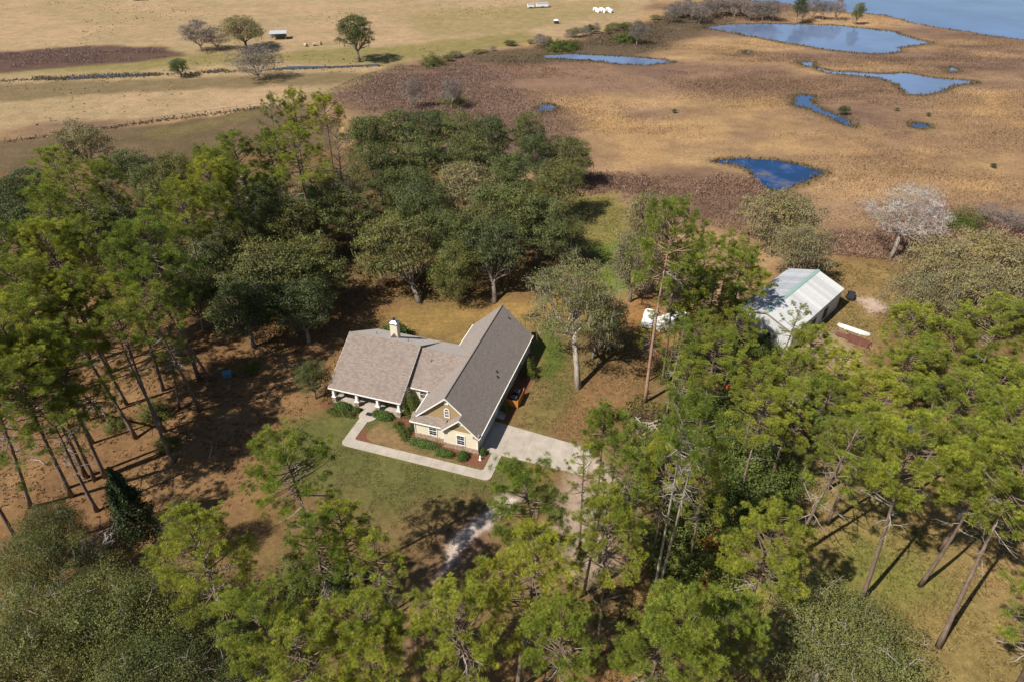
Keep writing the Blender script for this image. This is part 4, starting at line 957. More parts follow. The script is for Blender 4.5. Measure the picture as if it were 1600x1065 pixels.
def palm_kit(seed):
    g = np.random.default_rng(seed); K = Kit(); V = []; F = []; w = MB()
    for i in range(16):
        a = g.uniform(0, 6.28); el = g.uniform(.2, 1.2); c = np.array([math.cos(a)*math.cos(el), math.sin(a)*math.cos(el), math.sin(el)])*g.uniform(.6, 1.0)
        w.tube([(0, 0, 0), c*.5, c], .015, 3, False); u = c/np.linalg.norm(c); s = np.cross(u, (0, 0, 1)); s /= np.linalg.norm(s)
        for k in np.linspace(-1.2, 1.2, 11):
            d = u*math.cos(k)+s*math.sin(k); L = .75; q = np.cross(d, np.cross(u, s)); b = len(V)
            V += [c-q*.02, c+d*L*.5+q*.035, c+d*L-np.array([0, 0, .12]), c+d*L*.5-q*.035]; F.append((b, b+1, b+2, b+3))
    V = np.array(V); me = np_mesh('fronds', V, F, np.repeat(g.uniform(.7, 1.4, (len(F), 1))*np.ones(3), 4, 0)); me.materials.append(M['shrub'])
    K.trunk = w.mesh('stems'); K.trunk.materials.append(M['oak_bark']); K.parts = [('fronds', me, 'shrub')]; K.h, K.r, K.zc = 1.5, 1.5, .7; return K

KIT = {}
KIT['P'] = [pine_kit(101, cb=.68, Rr=4.2, nb=62, peak=.45, yellow=.65), pine_kit(102, cb=.64, Rr=4.3, nb=58, peak=.30, yellow=.5),
            pine_kit(103, cb=.66, Rr=4.0, nb=52, peak=.5, yellow=.8, dens=.95), pine_kit(104, cb=.62, Rr=4.4, nb=60, peak=.35, yellow=.6, dens=.9),
            pine_kit(105, cb=.66, Rr=4.2, nb=46, peak=.4, yellow=.55, dens=1.0, dead=16), pine_kit(106, cb=.70, Rr=4.3, nb=48, peak=.55, yellow=.7, dens=1.05, dead=12)]
KIT['E'] = [pine_kit(111, cb=.52, Rr=4.0, nb=74, peak=.25, yellow=.75, dens=.9), pine_kit(112, cb=.5, Rr=4.0, nb=70, peak=.28, yellow=.55, dens=.85, dead=14)]
KIT['S'] = [pine_kit(121, cb=.52, Rr=3.6, nb=34, peak=.4, yellow=.35, dens=.5, dead=16), pine_kit(122, cb=.58, Rr=3.4, nb=30, peak=.45, yellow=.5, dens=.5, dead=18)]
KIT['R'] = [pine_kit(131, cb=.74, Rr=3.0, nb=60, peak=.45, yellow=.5, dens=1.3, dead=5)]
KIT['RB'] = [pine_kit(141, cb=.68, Rr=3.8, nb=56, peak=.4, yellow=.5, dens=.85, dead=14, matb='red_bark')]
KIT['W'] = [pine_kit(151, cb=.80, Rr=2.8, nb=34, peak=.5, yellow=.35, dens=.9, dead=34, matb='pale_bark')]
KIT['D'] = [pine_kit(161, cb=.5, Rr=4.0, nb=60, peak=.3, yellow=.5, dens=.42, dead=26, tn=18, matf='dead_needle')]
KIT['O'] = [oak_kit(201, nc=54, moss=.5, twigs=10, gap=.08, matf='oak_olive'), oak_kit(202, nc=66, moss=.3, twigs=5, clump=(.11, .22), matf='oak_dark'), oak_kit(203, nc=44, moss=1.0, twigs=14, clump=(.14, .27), gap=.1), oak_kit(204, nc=72, lpc=460, clump=(.10, .2), twigs=6), oak_kit(205, nc=50, moss=.4, twigs=9, clump=(.12, .26), matf='oak_dark', gap=.05)]
KIT['L'] = [oak_kit(211, h=14, Rr=7.5, nc=64, lpc=440, ls=.17, matf='olive_oak', moss=.9, gap=.1, twigs=30, clump=(.09, .21)), oak_kit(212, h=14, Rr=7.5, nc=58, lpc=420, ls=.17, matf='olive_oak', moss=.8, gap=.16, twigs=40, clump=(.09, .22))]
KIT['B'] = [oak_kit(221, h=13, Rr=8, nc=84, lpc=900, ls=.085, matf='near_oak', moss=.5, twigs=26, clump=(.13, .22)), oak_kit(222, h=13, Rr=8, nc=84, lpc=900, ls=.085, matf='oak', moss=.6, twigs=34, clump=(.13, .22))]
KIT['T'] = [oak_kit(301, h=14, Rr=7.5, nc=54, lpc=260, ls=.30, zlow=.34, matf='silver_twig', matb='dead_wood', fork=.34, gap=.15, asp=.09, twigs=60, trunk_r=.36, clump=(.14, .24))]
KIT['G'] = [oak_kit(302, h=8, Rr=6, nc=40, lpc=170, ls=.36, zlow=.15, matf='grey_twig', matb='dead_wood', fork=.16, gap=.2, asp=.12, trunk_r=.25, clump=(.16, .28))]
KIT['K'] = [twig_kit(303, h=5, Rr=2.6, depth=2, twn=260, fork=.3, tw=.03, split=4)]
KIT['C'] = [shrub_kit(311, 2.6, 9, 14000, .11, 'cedar', cone=True, stems=1)]
KIT['h'] = [shrub_kit(321, 1.0, 1.15, 2600, .07, 'hedge', boxy=.55), shrub_kit(322, 1.0, 1.2, 2600, .07, 'hedge')]
KIT['s'] = [shrub_kit(331, 2.2, 2.8, 6500, .085, 'shrub'), shrub_kit(332, 2.4, 2.6, 6500, .085, 'shrub')]
KIT['o'] = [shrub_kit(341, 1.6, 1.6, 600, .13, 'orange_leaf'), shrub_kit(342, 1.6, 1.6, 900, .13, 'dead_needle')]
KIT['m'] = [palm_kit(351)]
# the pale forked oak beside the house: thin grey crown on a tall white trunk
def pale_oak(seed=401):
    g = np.random.default_rng(seed); K = oak_kit(seed, h=19, Rr=8.0, nc=52, lpc=900, ls=.12, zlow=.38, matf='grey_oak', matb='pale_bark', moss=.45, gap=.1, trunk_r=.42, twigs=26, fork=.42, flat=1.0, clump=(.10, .21))
    return K
KIT['Y'] = [pale_oak()]

NAMES = {'P': ('pine_tree', 'pine tree'), 'E': ('pine_tree', 'pine tree'), 'S': ('pine_tree', 'pine tree'), 'R': ('pine_tree', 'pine tree'), 'RB': ('pine_tree', 'pine tree'), 'W': ('pine_tree', 'pine tree'),
         'D': ('dead_pine_tree', 'dead tree'), 'O': ('oak_tree', 'oak tree'), 'L': ('oak_tree', 'oak tree'), 'B': ('oak_tree', 'oak tree'), 'Y': ('oak_tree', 'oak tree'), 'T': ('bare_tree', 'bare tree'), 'G': ('bare_tree', 'bare tree'),
         'K': ('dead_snag', 'dead tree'), 'C': ('cedar_tree', 'cedar tree'), 'h': ('garden_shrub', 'shrub'), 's': ('wild_shrub', 'shrub'), 'o': ('orange_shrub', 'shrub'), 'm': ('palmetto', 'palmetto')}
PLANTS = []
def plant(kind, x, y, h, r, label, group=None, tilt=None, rz=None, var=None):
    ks = KIT[kind]; K = ks[var if var is not None else random.randrange(len(ks))]
    nm, cat = NAMES[kind]
    o = empty(nm, (x, y, 0), 0, label, cat, group)
    o.rotation_mode = 'XYZ'; rz = random.uniform(0, 6.28) if rz is None else rz
    if tilt is None and kind in 'PESOL': tilt = (random.gauss(0, .035), random.gauss(0, .035), 1)
    q = Matrix.Rotation(rz, 3, 'Z')
    if tilt is not None: q = Vector((0, 0, 1)).rotation_difference(Vector(tilt).normalized()).to_matrix() @ q
    o.rotation_euler = q.to_euler(); o.scale = (r/K.r, r/K.r, h/K.h)
    link('trunk' if kind not in 'hsom' else 'stems', K.trunk, None, o)
    for n_, me, m_ in K.parts:
        c_ = link(n_, me, None, o)
        if n_ == 'dead_limbs': c_['kind'] = 'stuff'
    PLANTS.append((x, y, r, kind)); return o
def T(kind, cx, cy, h, r, label, base=None, group=None, var=None):
    """tree whose crown centre lies on the sight line (cx, cy); base = sight line of the foot where it shows"""
    ks = KIT[kind]; v = random.randrange(len(ks)) if var is None else var; K = ks[v]; zc = h*K.zc/K.h
    c = G(cx, cy, zc)
    if base is None: return plant(kind, c[0], c[1], h, r, label, group, var=v)
    b = G(*base); d = c-b; return plant(kind, b[0], b[1], h, r, label, group, tilt=d, var=v)

ORD = ['first', 'second', 'third', 'fourth', 'fifth', 'sixth', 'seventh', 'eighth', 'ninth', 'tenth', 'eleventh', 'twelfth', 'thirteenth', 'fourteenth', 'fifteenth', 'sixteenth', 'seventeenth', 'eighteenth', 'nineteenth', 'twentieth']
ORD += ['twenty-'+w for w in ORD[:9]]+['thirtieth']
def number_from_left(group, text):
    """label each member of a row by its order from the left of the view"""
    m = sorted([o for o in bpy.data.objects if o.get('group') == group], key=lambda o: o.location.x/(o.location.y*math.cos(PITCH)+CAM_H*math.sin(PITCH)))
    for i, o in enumerate(m): o['label'] = text % ORD[i]

# ------------------------------------------------------------------ trees, each one named by where it stands
# the wood left of the house, back to front
WOOD = 'trees of the wood left of the house'
T('L', 128, 222, 13, 7, 'greyish feathery oak breaking the skyline of the left wood', group=WOOD, var=1)
T('O', 200, 262, 11, 6, 'round dark oak right of the feathery oak at the back of the left wood', group=WOOD)
T('O', 235, 285, 10, 5, 'silvery oak in front of the round dark oak, back of the left wood', group=WOOD, var=2)
T('O', 42, 292, 11, 6, 'dark oak at the back left corner of the left wood', group=WOOD)
T('O', 8, 318, 12, 6, 'dark oak cut by the left edge at the back of the wood', group=WOOD)
T('P', 312, 228, 22, 3.4, 'lone slender pine standing up against the mown field', base=(329, 300), group=WOOD, var=0)
T('O', 272, 268, 11, 5, 'low oak just left of the lone slender pine', group=WOOD)
T('O', 345, 262, 10, 4.5, 'low dark oak just right of the lone slender pine', group=WOOD)
T('P', 380, 256, 23, 5, 'broad bright pine right of the lone pine at the back of the wood', group=WOOD)
T('S', 424, 200, 23, 3.2, 'narrow pine poking above the wood under the field corner', group=WOOD, var=0)
T('E', 426, 258, 23, 3.2, 'narrow pine between the two broad bright pines', group=WOOD)
T('P', 466, 254, 24, 5.4, 'broadest bright pine at the back of the left wood', group=WOOD, var=3)
T('P', 455, 184, 23, 3.6, 'farthest pine of the wood, against the field corner', group=WOOD)
T('P', 505, 184, 22, 4.4, 'pine beside the farthest pine at the back of the wood', group=WOOD)
T('D', 531, 245, 25, 4.2, 'brown dying pine with bare limbs left of the oak grove', base=(545, 392), group=WOOD)
T('P', 322, 300, 23, 4.4, 'pine in front of the lone slender pine', group=WOOD)
T('P', 286, 335, 24, 4.4, 'yellow-green pine above the big round pine', group=WOOD, var=2)
T('E', 92, 300, 24, 5.2, 'large dark-topped pine behind the left wood', group=WOOD, var=1)
T('E', 82, 360, 24, 5, 'yellow-green pine below the large dark-topped pine', group=WOOD, var=0)
T('S', 136, 310, 24, 4.2, 'pine with bare pale limbs in the middle of the left wood', group=WOOD, var=1)
T('O', 170, 330, 12, 5.5, 'shaded oak under the pine with bare limbs', group=WOOD)
T('O', 200, 350, 12, 5, 'shaded oak left of the big round pine', group=WOOD)
T('P', 186, 290, 22, 3.4, 'small light green pine among the dark oaks of the wood', group=WOOD)
T('O', 30, 352, 12, 6, 'dark oak near the left edge below the back corner', group=WOOD)
T('P', 246, 402, 25, 5.6, 'big round bright pine in the middle of the left wood', group=WOOD, var=0)
T('P', 20, 398, 24, 5, 'yellow-green pine at the left edge, upper part of the wood', group=WOOD)
T('E', 105, 425, 24, 4.8, 'tall pine with bright crown left of the big round pine', group=WOOD)
T('P', 155, 452, 24, 4.4, 'pine whose long bare trunk ends on the sunny pine straw', base=(270, 722), group=WOOD, var=3)
T('S', 196, 455, 23, 3.8, 'thin pine beside the longest bare trunk', group=WOOD)
T('P', 48, 470, 24, 5, 'pine near the left edge level with the oak crowns', group=WOOD)
T('E', 100, 500, 23, 4.6, 'dark green pine left of the bare trunks', base=(213, 684), group=WOOD)
T('P', 30, 545, 24, 5.4, 'wide pine at the left edge level with the house', group=WOOD)
T('P', 238, 462, 22, 4, 'pine whose foot stands beside the blue box', base=(331, 594), group=WOOD)
T('S', 250, 500, 21, 3.8, 'pine with a clear trunk left of the blue box', base=(311, 642), group=WOOD)
T('S', 190, 540, 20, 3.6, 'small pine in front of the bare trunks', base=(257, 674), group=WOOD)
T('S', 262, 560, 12, 2.6, 'young pine between the clear trunks', base=(281, 638), group=WOOD)
T('E', 95, 585, 22, 4.8, 'pine with drooping crown over the shaded straw', base=(165, 745), group=WOOD)
T('P', 40, 615, 22, 5, 'dark pine at the left edge below the house level', base=(112, 775), group=WOOD)
T('S', -10, 640, 23, 4.2, 'pine with pale bent limbs at the left edge', base=(48, 792), group=WOOD)
T('S', -40, 720, 22, 4, 'pine at the left edge above the oak thicket', base=(36, 864), group=WOOD)
T('S', 90, 680, 16, 3.6, 'low pine with sparse tufts over the dark straw', group=WOOD)
T('S', 140, 610, 18, 3.4, 'sparse pine in front of the drooping pine', base=(168, 650), group=WOOD)
T('O', 452, 356, 14, 6, 'grey-green oak at the top of the oak clump left of the house', group=WOOD, var=0)
T('O', 385, 372, 14, 5.5, 'olive oak at the upper left of the oak clump', group=WOOD)
T('O', 340, 415, 14, 5.5, 'dark oak at the left of the oak clump', group=WOOD, var=1)
T('O', 420, 430, 15, 8.0, 'broadest oak of the clump left of the house', group=WOOD, var=0)
T('O', 490, 412, 14, 6, 'dark oak at the right end of the clump left of the house', group=WOOD, var=3)
T('O', 380, 480, 12, 5.5, 'shaded oak at the foot of the clump left of the house', group=WOOD, var=1)
T('O', 470, 475, 12, 5, 'dark oak at the foot of the clump, nearest the porch wing', group=WOOD)
T('O', 545, 330, 14, 6, 'dark oak in shadow between the dying pine and the grove', group=WOOD)
T('O', 520, 300, 13, 6, 'shaded oak behind the dying pine', group=WOOD)
T('O', 400, 320, 13, 5.5, 'shaded oak under the broad bright pines', group=WOOD)
T('C', 196, 785, 11, 3.0, 'dark conical cedar on the shaded straw at lower left', group=WOOD)
T('P', 70, 405, 22, 4.2, 'pine just below the yellow-green pine at the back left', group=WOOD)
T('P', 140, 395, 22, 4.2, 'pine left of the big round pine, behind the bare trunks', group=WOOD)
T('O', 205, 415, 12, 5, 'low oak at the left foot of the big round pine', group=WOOD)
T('O', 300, 382, 13, 5, 'low oak right of the big round pine', group=WOOD)
T('O', 112, 352, 12, 5, 'shaded oak beside the yellow-green pine at the back left', group=WOOD)
T('P', 338, 338, 21, 4, 'pine right of the yellow-green pine above the big round one', group=WOOD)
T('P', 368, 300, 21, 3.8, 'pine below the broad bright pine at the back', group=WOOD)
T('O', 258, 312, 12, 5, 'dark oak below the low oak by the lone pine', group=WOOD)
T('P', 60, 520, 22, 4.4, 'pine crown second from the left edge, level with the porch eave', group=WOOD)
T('E', 135, 485, 22, 4, 'pine with a shaggy crown over the first bare trunks', group=WOOD)
T('P', 8, 585, 22, 4.4, 'pine crown cut by the left edge, level with the porch', group=WOOD)
T('P', 64, 585, 21, 4.2, 'pine crown right of the one cut by the left edge', group=WOOD)
T('O', 300, 455, 12, 4.5, 'small oak at the left end of the oak clump, in shade', group=WOOD)
T('O', 430, 300, 12, 5, 'dark oak filling the gap under the narrow pine', group=WOOD)
T('O', 490, 330, 13, 5, 'dark oak left of the dying pine', group=WOOD)
T('P', 10, 455, 22, 4.4, 'pine crown at the left edge halfway up the wood', group=WOOD)
T('O', 150, 360, 12, 5, 'shaded oak at the heart of the left wood', group=WOOD)
# the oak grove behind the house
GR = 'oaks of the grove behind the house'
for a in ((575, 215, 13, 6.5, 'oak at the left end of the back row of the grove'), (622, 208, 13, 7, 'second oak of the back row of the grove'), (668, 202, 13, 7, 'third oak of the back row of the grove'),
          (715, 204, 13, 6.5, 'fourth oak of the back row of the grove'), (762, 212, 13, 6.5, 'oak at the right end of the back row of the grove'),
          (590, 262, 14, 6.5, 'dark oak on the left side of the grove, second row'), (655, 250, 14, 7, 'oak in the middle of the second row of the grove'), (735, 248, 14, 7, 'oak with pale dead limbs in the second row'),
          (826, 208, 14, 4.8, 'pointed dark oak at the back right of the grove'), (840, 240, 13, 5.2, 'oak just below the pointed dark oak'), (888, 246, 12, 5.2, 'low dark oak at the far right corner of the grove'),
          (872, 286, 13, 6, 'dense bronze-green oak at the right edge of the grove'), (800, 278, 14, 6.5, 'oak right of centre in the middle of the grove'), (632, 300, 15, 7, 'oak with a bright top at the left of the grove'),
          (790, 335, 15, 7, 'dark green oak right of the grove centre'), (840, 345, 14, 7, 'broad dark oak at the right front of the grove'), (880, 372, 11, 5, 'small oak at the right front corner of the grove'),
          (668, 330, 15, 6.5, 'oak between the bright-topped oak and the grey oak'), (705, 368, 13, 5.5, 'shaded oak in the heart of the grove')):
    T('O', *a, group=GR)
T('L', 725, 298, 15, 8, 'large grey oak hung with moss in the middle of the grove', group=GR, var=0)
T('O', 615, 372, 16, 7.8, 'big olive oak at the left front of the grove', base=(655, 472), group=GR, var=0)
T('O', 705, 418, 11, 4.8, 'small oak between the two front trunks of the grove', base=(722, 462), group=GR, var=2)
T('O', 768, 375, 15, 6.5, 'oak with a stout pale trunk at the front of the grove', base=(773, 472), group=GR, var=1)
# right of the house
T('Y', 893, 455, 19.5, 7.6, 'tall oak with a pale forked trunk beside the driveway lawn', base=(903, 606))
T('L', 945, 500, 11, 4.2, 'small grey oak leaning out behind the pale forked oak', base=(925, 560), var=1)
RW = 'pines right of the house'
T('L', 1015, 345, 16, 5.2, 'tall olive oak standing on the grass left of the camper', var=0)
T('L', 992, 408, 13, 5.0, 'lower olive oak in front of the tall one, left of the camper', var=1)
T('L', 1045, 410, 12, 4.2, 'small oak right of the olive oaks, behind the red-barked pine', var=1)
T('RB', 1046, 392, 29, 4.4, 'tall pine with a long bare reddish trunk at the lawn edge', base=(1008, 628))
T('S', 1062, 430, 24, 3.2, 'thin pine just right of the red-barked pine', group=RW)
T('P', 1098, 405, 18, 3.6, 'pine behind the camper trailer', group=RW)
T('P', 1112, 458, 16, 3.6, 'pine whose crown hides the ground right of the camper', group=RW)
T('S', 1140, 395, 15, 3.2, 'pine at the back of the stand left of the barn', group=RW)
T('P', 1165, 402, 13, 3.2, 'bright pine touching the far left corner of the barn', group=RW)
T('P', 1178, 446, 12, 2.6, 'pine overlapping the left slope of the barn roof', group=RW)
T('S', 1088, 480, 16, 2.8, 'slim pine in front of the camper', group=RW)
T('S', 1120, 500, 11, 2.4, 'slim pine left of the barn doorway', group=RW)
T('S', 1060, 545, 15, 2.8, 'thin young pine right of the red trunk', group=RW)
T('P', 1118, 565, 16, 4.0, 'full pine below the camper', group=RW, var=1)
T('S', 1068, 590, 13, 2.8, 'low pine near the red trunk foot', group=RW)
T('S', 1234, 508, 13, 2.4, 'see-through pine crossing the near slope of the barn roof', group=RW, var=1)
T('P', 1190, 605, 15, 3.4, 'pine in front of the step ladder', group=RW)
T('P', 1275, 545, 14, 3.2, 'bright pine at the near right corner of the barn', group=RW)
T('P', 1242, 590, 15, 3.2, 'pine below the barn corner', group=RW)
T('E', 1238, 648, 16, 3.6, 'pine left of the blue pickup', group=RW)
T('P', 1402, 572, 15, 4.0, 'round dark pine right of the rusty beams', group=RW, var=1)
T('P', 1432, 512, 14, 3.8, 'dark pine under the olive oaks', group=RW)
T('P', 1562, 515, 17, 5.0, 'dark pine at the upper right edge of the wood', group=RW, var=1)
T('P', 1500, 552, 16, 3.8, 'pine left of the dark upper right pine', group=RW)
T('P', 1545, 612, 17, 4.2, 'pine at the right between the sandy patches', group=RW)
T('P', 1348, 622, 18, 4.2, 'pine right of the blue pickup', group=RW)
T('P', 1480, 642, 18, 4.4, 'wide pine above the yellow pine on the right', group=RW, var=3)
T('E', 1345, 690, 18, 4.0, 'pine between the blue pickup and the blue car', group=RW)
T('P', 1430, 728, 24, 4.50, 'yellow-green pine with a long leaning trunk at lower right', base=(1345, 938), var=2)
T('P', 1595, 650, 17, 4.2, 'pine at the right edge above the grass', group=RW)
T('S', 1295, 715, 21, 4, 'pine with hanging dead limbs left of the yellow pine', group=RW)
T('P', 1535, 745, 20, 4.2, 'pine right of the yellow pine', group=RW)
T('P', 1590, 760, 24, 5, 'pine with the long straight pale trunk at lower right', base=(1466, 1010), var=0)
T('E', 1560, 700, 22, 4.4, 'pine behind the long straight pale trunk', group=RW)
T('S', 1640, 940, 22, 4, 'pine at the right edge, its trunk in the lower corner', base=(1588, 1075))
T('P', 1075, 455, 18, 3.6, 'pine crown just right of the red bark, above the camper', group=RW)
T('P', 1150, 425, 14, 3.4, 'pine behind the slim pine left of the barn doorway', group=RW)
T('P', 1138, 475, 13, 3.0, 'low pine beside the barn front, upper of two', group=RW)
T('P', 1150, 520, 14, 3.0, 'low pine beside the barn front, lower of two', group=RW)
T('P', 1060, 500, 13, 2.4, 'pine hiding part of the camper roof', group=RW)
T('S', 1022, 520, 12, 2.2, 'thin pine in front of the white pickup truck', group=RW)
T('P', 1085, 520, 14, 3.2, 'pine in front of the right end of the camper', group=RW)
T('S', 952, 748, 18, 2.6, 'sparse pine on the sandy ground past the driveway, upper', group=RW)
T('S', 1000, 785, 18, 2.8, 'sparse pine on the sandy ground past the driveway, lower', group=RW)
T('P', 1045, 730, 18, 3.0, 'full pine left of the two pale leaning trunks', group=RW)
T('S', 925, 800, 17, 2.6, 'sparse pine between the driveway end and the broad pine', group=RW)
T('P', 1290, 640, 16, 3.4, 'pine hiding part of the blue pickup', group=RW)
T('P', 1300, 580, 14, 3.2, 'pine below the pallets', group=RW)
T('P', 1440, 570, 14, 3.2, 'pine right of the round dark pine', group=RW)
T('P', 1190, 660, 16, 3.6, 'pine above the undergrowth in the right wood', group=RW)
LO = 'olive oaks at the right edge of the homestead'
T('L', 1222, 335, 13, 7.5, 'big olive-grey oak behind the barn', group=LO, var=0)
T('L', 1252, 385, 11, 5.5, 'lower olive-grey oak against the barn roof', group=LO, var=1)
_p = G(1391, 404); plant('T', _p[0], _p[1], 14.5, 8.2, 'silvery leafless tree at the edge of the marsh', tilt=(.06, 0, 1))
T('L', 1475, 415, 12, 7, 'olive oak right of the leafless tree', group=LO)
T('L', 1560, 400, 12, 7.5, 'olive oak at the right edge below the marsh', group=LO)
T('L', 1440, 465, 11, 5.5, 'olive oak beside the sandy patch', group=LO)
T('L', 1530, 455, 12, 6.5, 'olive oak above the dark upper right pine', group=LO)
T('L', 1610, 460, 12, 6, 'olive oak cut by the right edge', group=LO)
T('s', 1507, 343, 4, 3.4, 'green bush beside the leafless tree on the marsh edge', var=0)
T('G', 1548, 332, 4, 3, 'grey leafless bush right of the green bush'); T('G', 1580, 342, 4.5, 3.6, 'grey leafless bush nearest the right edge of the marsh')
# woods in the foreground, right to left
FG = 'pines in the foreground'
T('B', 1300, 1010, 10, 8.20, 'wide grey-green oak at the bottom right', var=0)
T('E', 1195, 860, 19, 3.8, 'pine with bare pale limbs left of the sunlit grass', var=0)
T('P', 1060, 965, 21, 4.00, 'pine in the bottom middle right of the twin trunks', group=FG, var=2)
T('P', 1025, 1030, 20, 3.74, 'pine at the bottom edge right of centre', group=FG)
T('P', 1135, 1000, 16, 3.6, 'low pine left of the wide bottom oak', group=FG)
T('P', 955, 850, 22, 3.2, 'broad pine between the sandy ground and the twin trunks', var=3)
T('W', 1062, 672, 29, 2.11, 'left one of two pale-trunked pines leaning side by side', base=(1022, 926))
T('W', 1092, 690, 29, 2.11, 'right one of two pale-trunked pines leaning side by side', base=(1028, 922))
T('E', 1108, 755, 20, 2.6, 'dense pine right of the two pale trunks')
T('R', 943, 678, 18, 2.0, 'small round-headed pine at the end of the driveway')
T('S', 990, 725, 17, 2.2, 'thin dark pine right of the round-headed pine', var=0)
T('S', 918, 742, 17, 2.2, 'sparse pine with browning tips at the driveway end', var=1)
T('P', 832, 800, 23, 4.0, 'tall pine with a dark bare trunk in front of the driveway', base=(852, 962), var=1)
T('E', 810, 925, 21, 4.4, 'large pine at the bottom centre', var=0)
T('P', 740, 985, 20, 4.00, 'pine at the bottom edge left of centre', group=FG)
T('P', 890, 985, 19, 3.45, 'pine at the bottom edge under the dark bare trunk', group=FG)
T('P', 445, 742, 21.5, 4.28, 'rounded pine on the near edge of the front lawn', base=(508, 915), var=0)
T('P', 540, 845, 17, 2.9, 'pine right of the rounded pine by the lawn', var=2)
T('S', 595, 880, 16, 3.2, 'thin dark pine throwing its limbs over the lawn', var=0)
T('E', 325, 885, 21, 4.10, 'large yellow-green pine at lower left', var=0)
T('P', 485, 880, 18, 3.00, 'pine under the rounded pine by the lawn', group=FG)
T('P', 440, 985, 19, 3.74, 'bright pine at the bottom left of centre', group=FG)
T('P', 560, 1000, 18, 3.8, 'broad bright pine beside the sandy track', var=3)
T('E', 590, 1040, 17, 3.36, 'pine at the bottom edge beside the sandy track', group=FG)
T('P', 480, 1050, 18, 4.2, 'pine at the bottom edge right of the oaks', group=FG)
FO = 'oaks in the lower left corner'
T('B', 40, 1010, 12, 7.2, 'grey-green oak in the bottom left corner', group=FO, var=1)
T('B', 150, 985, 12, 7, 'grey-green oak second from the bottom left corner', group=FO, var=1)
T('B', 235, 960, 12, 6.2, 'grey-green oak left of the yellow-green pine', group=FO, var=1)
T('B', 270, 1050, 11, 6.2, 'dark oak at the bottom edge left of the pines', group=FO, var=1)
T('B', 65, 880, 10, 5.0, 'oak at the left above the bottom left corner oaks', group=FO, var=1)
T('B', 80, 825, 8, 3.6, 'smaller pale oak left of the cedar', group=FO, var=1)
T('B', 290, 820, 9, 2.6, 'thin oak rising behind the yellow-green pine', group=FO, var=1)
T('K', 138, 862, 6.5, 3.0, 'white dead snag among the lower left oaks', base=(153, 898))
# far trees
T('L', 378, 44, 13, 9.5, 'wide dark oak beside the pasture shed', var=0); T('O', 556, 50, 17, 7.5, 'lone round oak in the far pasture', var=1)
T('G', 308, 52, 11, 7, 'grey leafless tree left of the wide pasture oak'); T('G', 335, 58, 8, 6, 'lower grey leafless tree touching the pasture oak')
T('G', 398, 94, 11, 8.5, 'grey leafless tree on the creek bank'); T('O', 279, 103, 6, 4, 'small dark bush on the creek bank')
for i, (px, py, hh) in enumerate(((1250, 8, 13), (1258, 12, 10), (1275, 10, 9), (1289, 14, 8), (1310, 12, 9), (1342, 18, 9))):
    T('O' if i in (0, 5) else 'G', px, py, hh, 2.8 if i in (0, 5) else 4, 'spindly tree on the lake shore', group='shore trees along the lake')
for i in range(16):
    px = 1050+i*11+random.uniform(-5, 5); py = 12+random.uniform(-6, 8)
    T('G', px, py, random.uniform(6, 10), random.uniform(4, 6), 'grey leafless tree in the belt left of the lake', group='leafless trees left of the lake')
for px, py, lb in ((645, 142, 'bare grey tree at the left of the marsh'), (704, 142, 'pale green-grey tree beside the marsh scrub'), (997, 48, 'bare grey tree near the end of the pasture')):
    T('G', px, py, 9, 4, lb)
for px, py, r, lb in ((873, 71, 5, 'bright yellow-green bush behind the long pool'), (890, 70, 4, 'yellow-green bush right of the brightest one behind the pool'), (978, 58, 5, 'light green bush above the right end of the long pool'), (706, 152, 3.5, 'yellowish bush in front of the pale marsh tree'), (676, 94, 4, 'light green bush at the pasture corner')):
    T('s', px, py, 3.5, r, lb)
for i in range(28):
    t = random.random()**.8; px = 690+t*340; py = 86-t*58+random.uniform(-3, 7)
    T(('G', 'L', 'O', 'L')[i % 4], px, py, random.uniform(1.0, 4.2), random.uniform(1.2, 4.0), 'dark green bush in the row between pasture and marsh', group='bushes between pasture and marsh')
for i, (px, py) in enumerate(((1319, 171), (1451, 178), (1402, 170), (1553, 258), (1054, 173))):
    T('O', px, py, 1.2 if i else 2.6, .9 if i else 2.0, 'small dark bush alone in the golden marsh' if i else 'larger green bush beside the blue channel in the marsh', group='small bushes in the marsh' if i else None)
# shrubs and small trees round the house
def S(kind, u, v, h, rx, ry, label, var=0, group=None):
    x, y = H2W(u, v); o = plant(kind, x, y, h, rx, label, group, rz=HA, var=var); K = KIT[kind][var]; o.scale = (rx/K.r, ry/K.r, h/K.h); return o
S('h', -7.3, -.75, .95, 2.0, .6, 'long clipped hedge under the left front window'); S('h', -4.0, -1.55, .95, 1.2, .6, 'clipped hedge under the right front window')
S('h', -1.5, -1.35, 1.15, .8, .8, 'round bush at the right of the front hedges', 1); S('h', .75, .15, 1.0, .5, .5, 'small bush at the garage corner', 1)
S('h', -14.7, 2.55, 1.15, 1.4, .8, 'rounded hedge before the right half of the porch', 1); S('h', -16.0, 2.6, .95, .6, .6, 'small bush beside the entry step', 1)
S('h', -21.2, 2.4, 1.2, 1.5, .85, 'green hedge before the left half of the porch', 1); S('h', -19.0, 2.5, .9, .6, .5, 'small bush left of the entry step', 1)
for i, (u, v) in enumerate(((-20.5, 1.3), (-19.3, 1.4), (-22.4, 1.3), (-21.5, 1.0))): S('s', u, v, .7, .7, .5, 'low reddish shrub along the left porch bed', i % 2, 'low shrubs in the left porch bed')
for i, (u, v) in enumerate(((-12.2, 1.6), (-11.3, .8), (-10.6, .2), (-10.1, -.4), (-10.4, .9))): S('s', u, v, .8, .7, .6, 'brownish low shrub along the curved bed', i % 2, 'low shrubs in the curved bed')
S('s', -11.2, 4.4, 3.4, 1.5, 1.4, 'tall dark shrub in the nook between porch and garage wing', 1); S('s', -9.9, 1.9, 1.6, .6, .6, 'small shrub at the corner of the garage wing', 0)
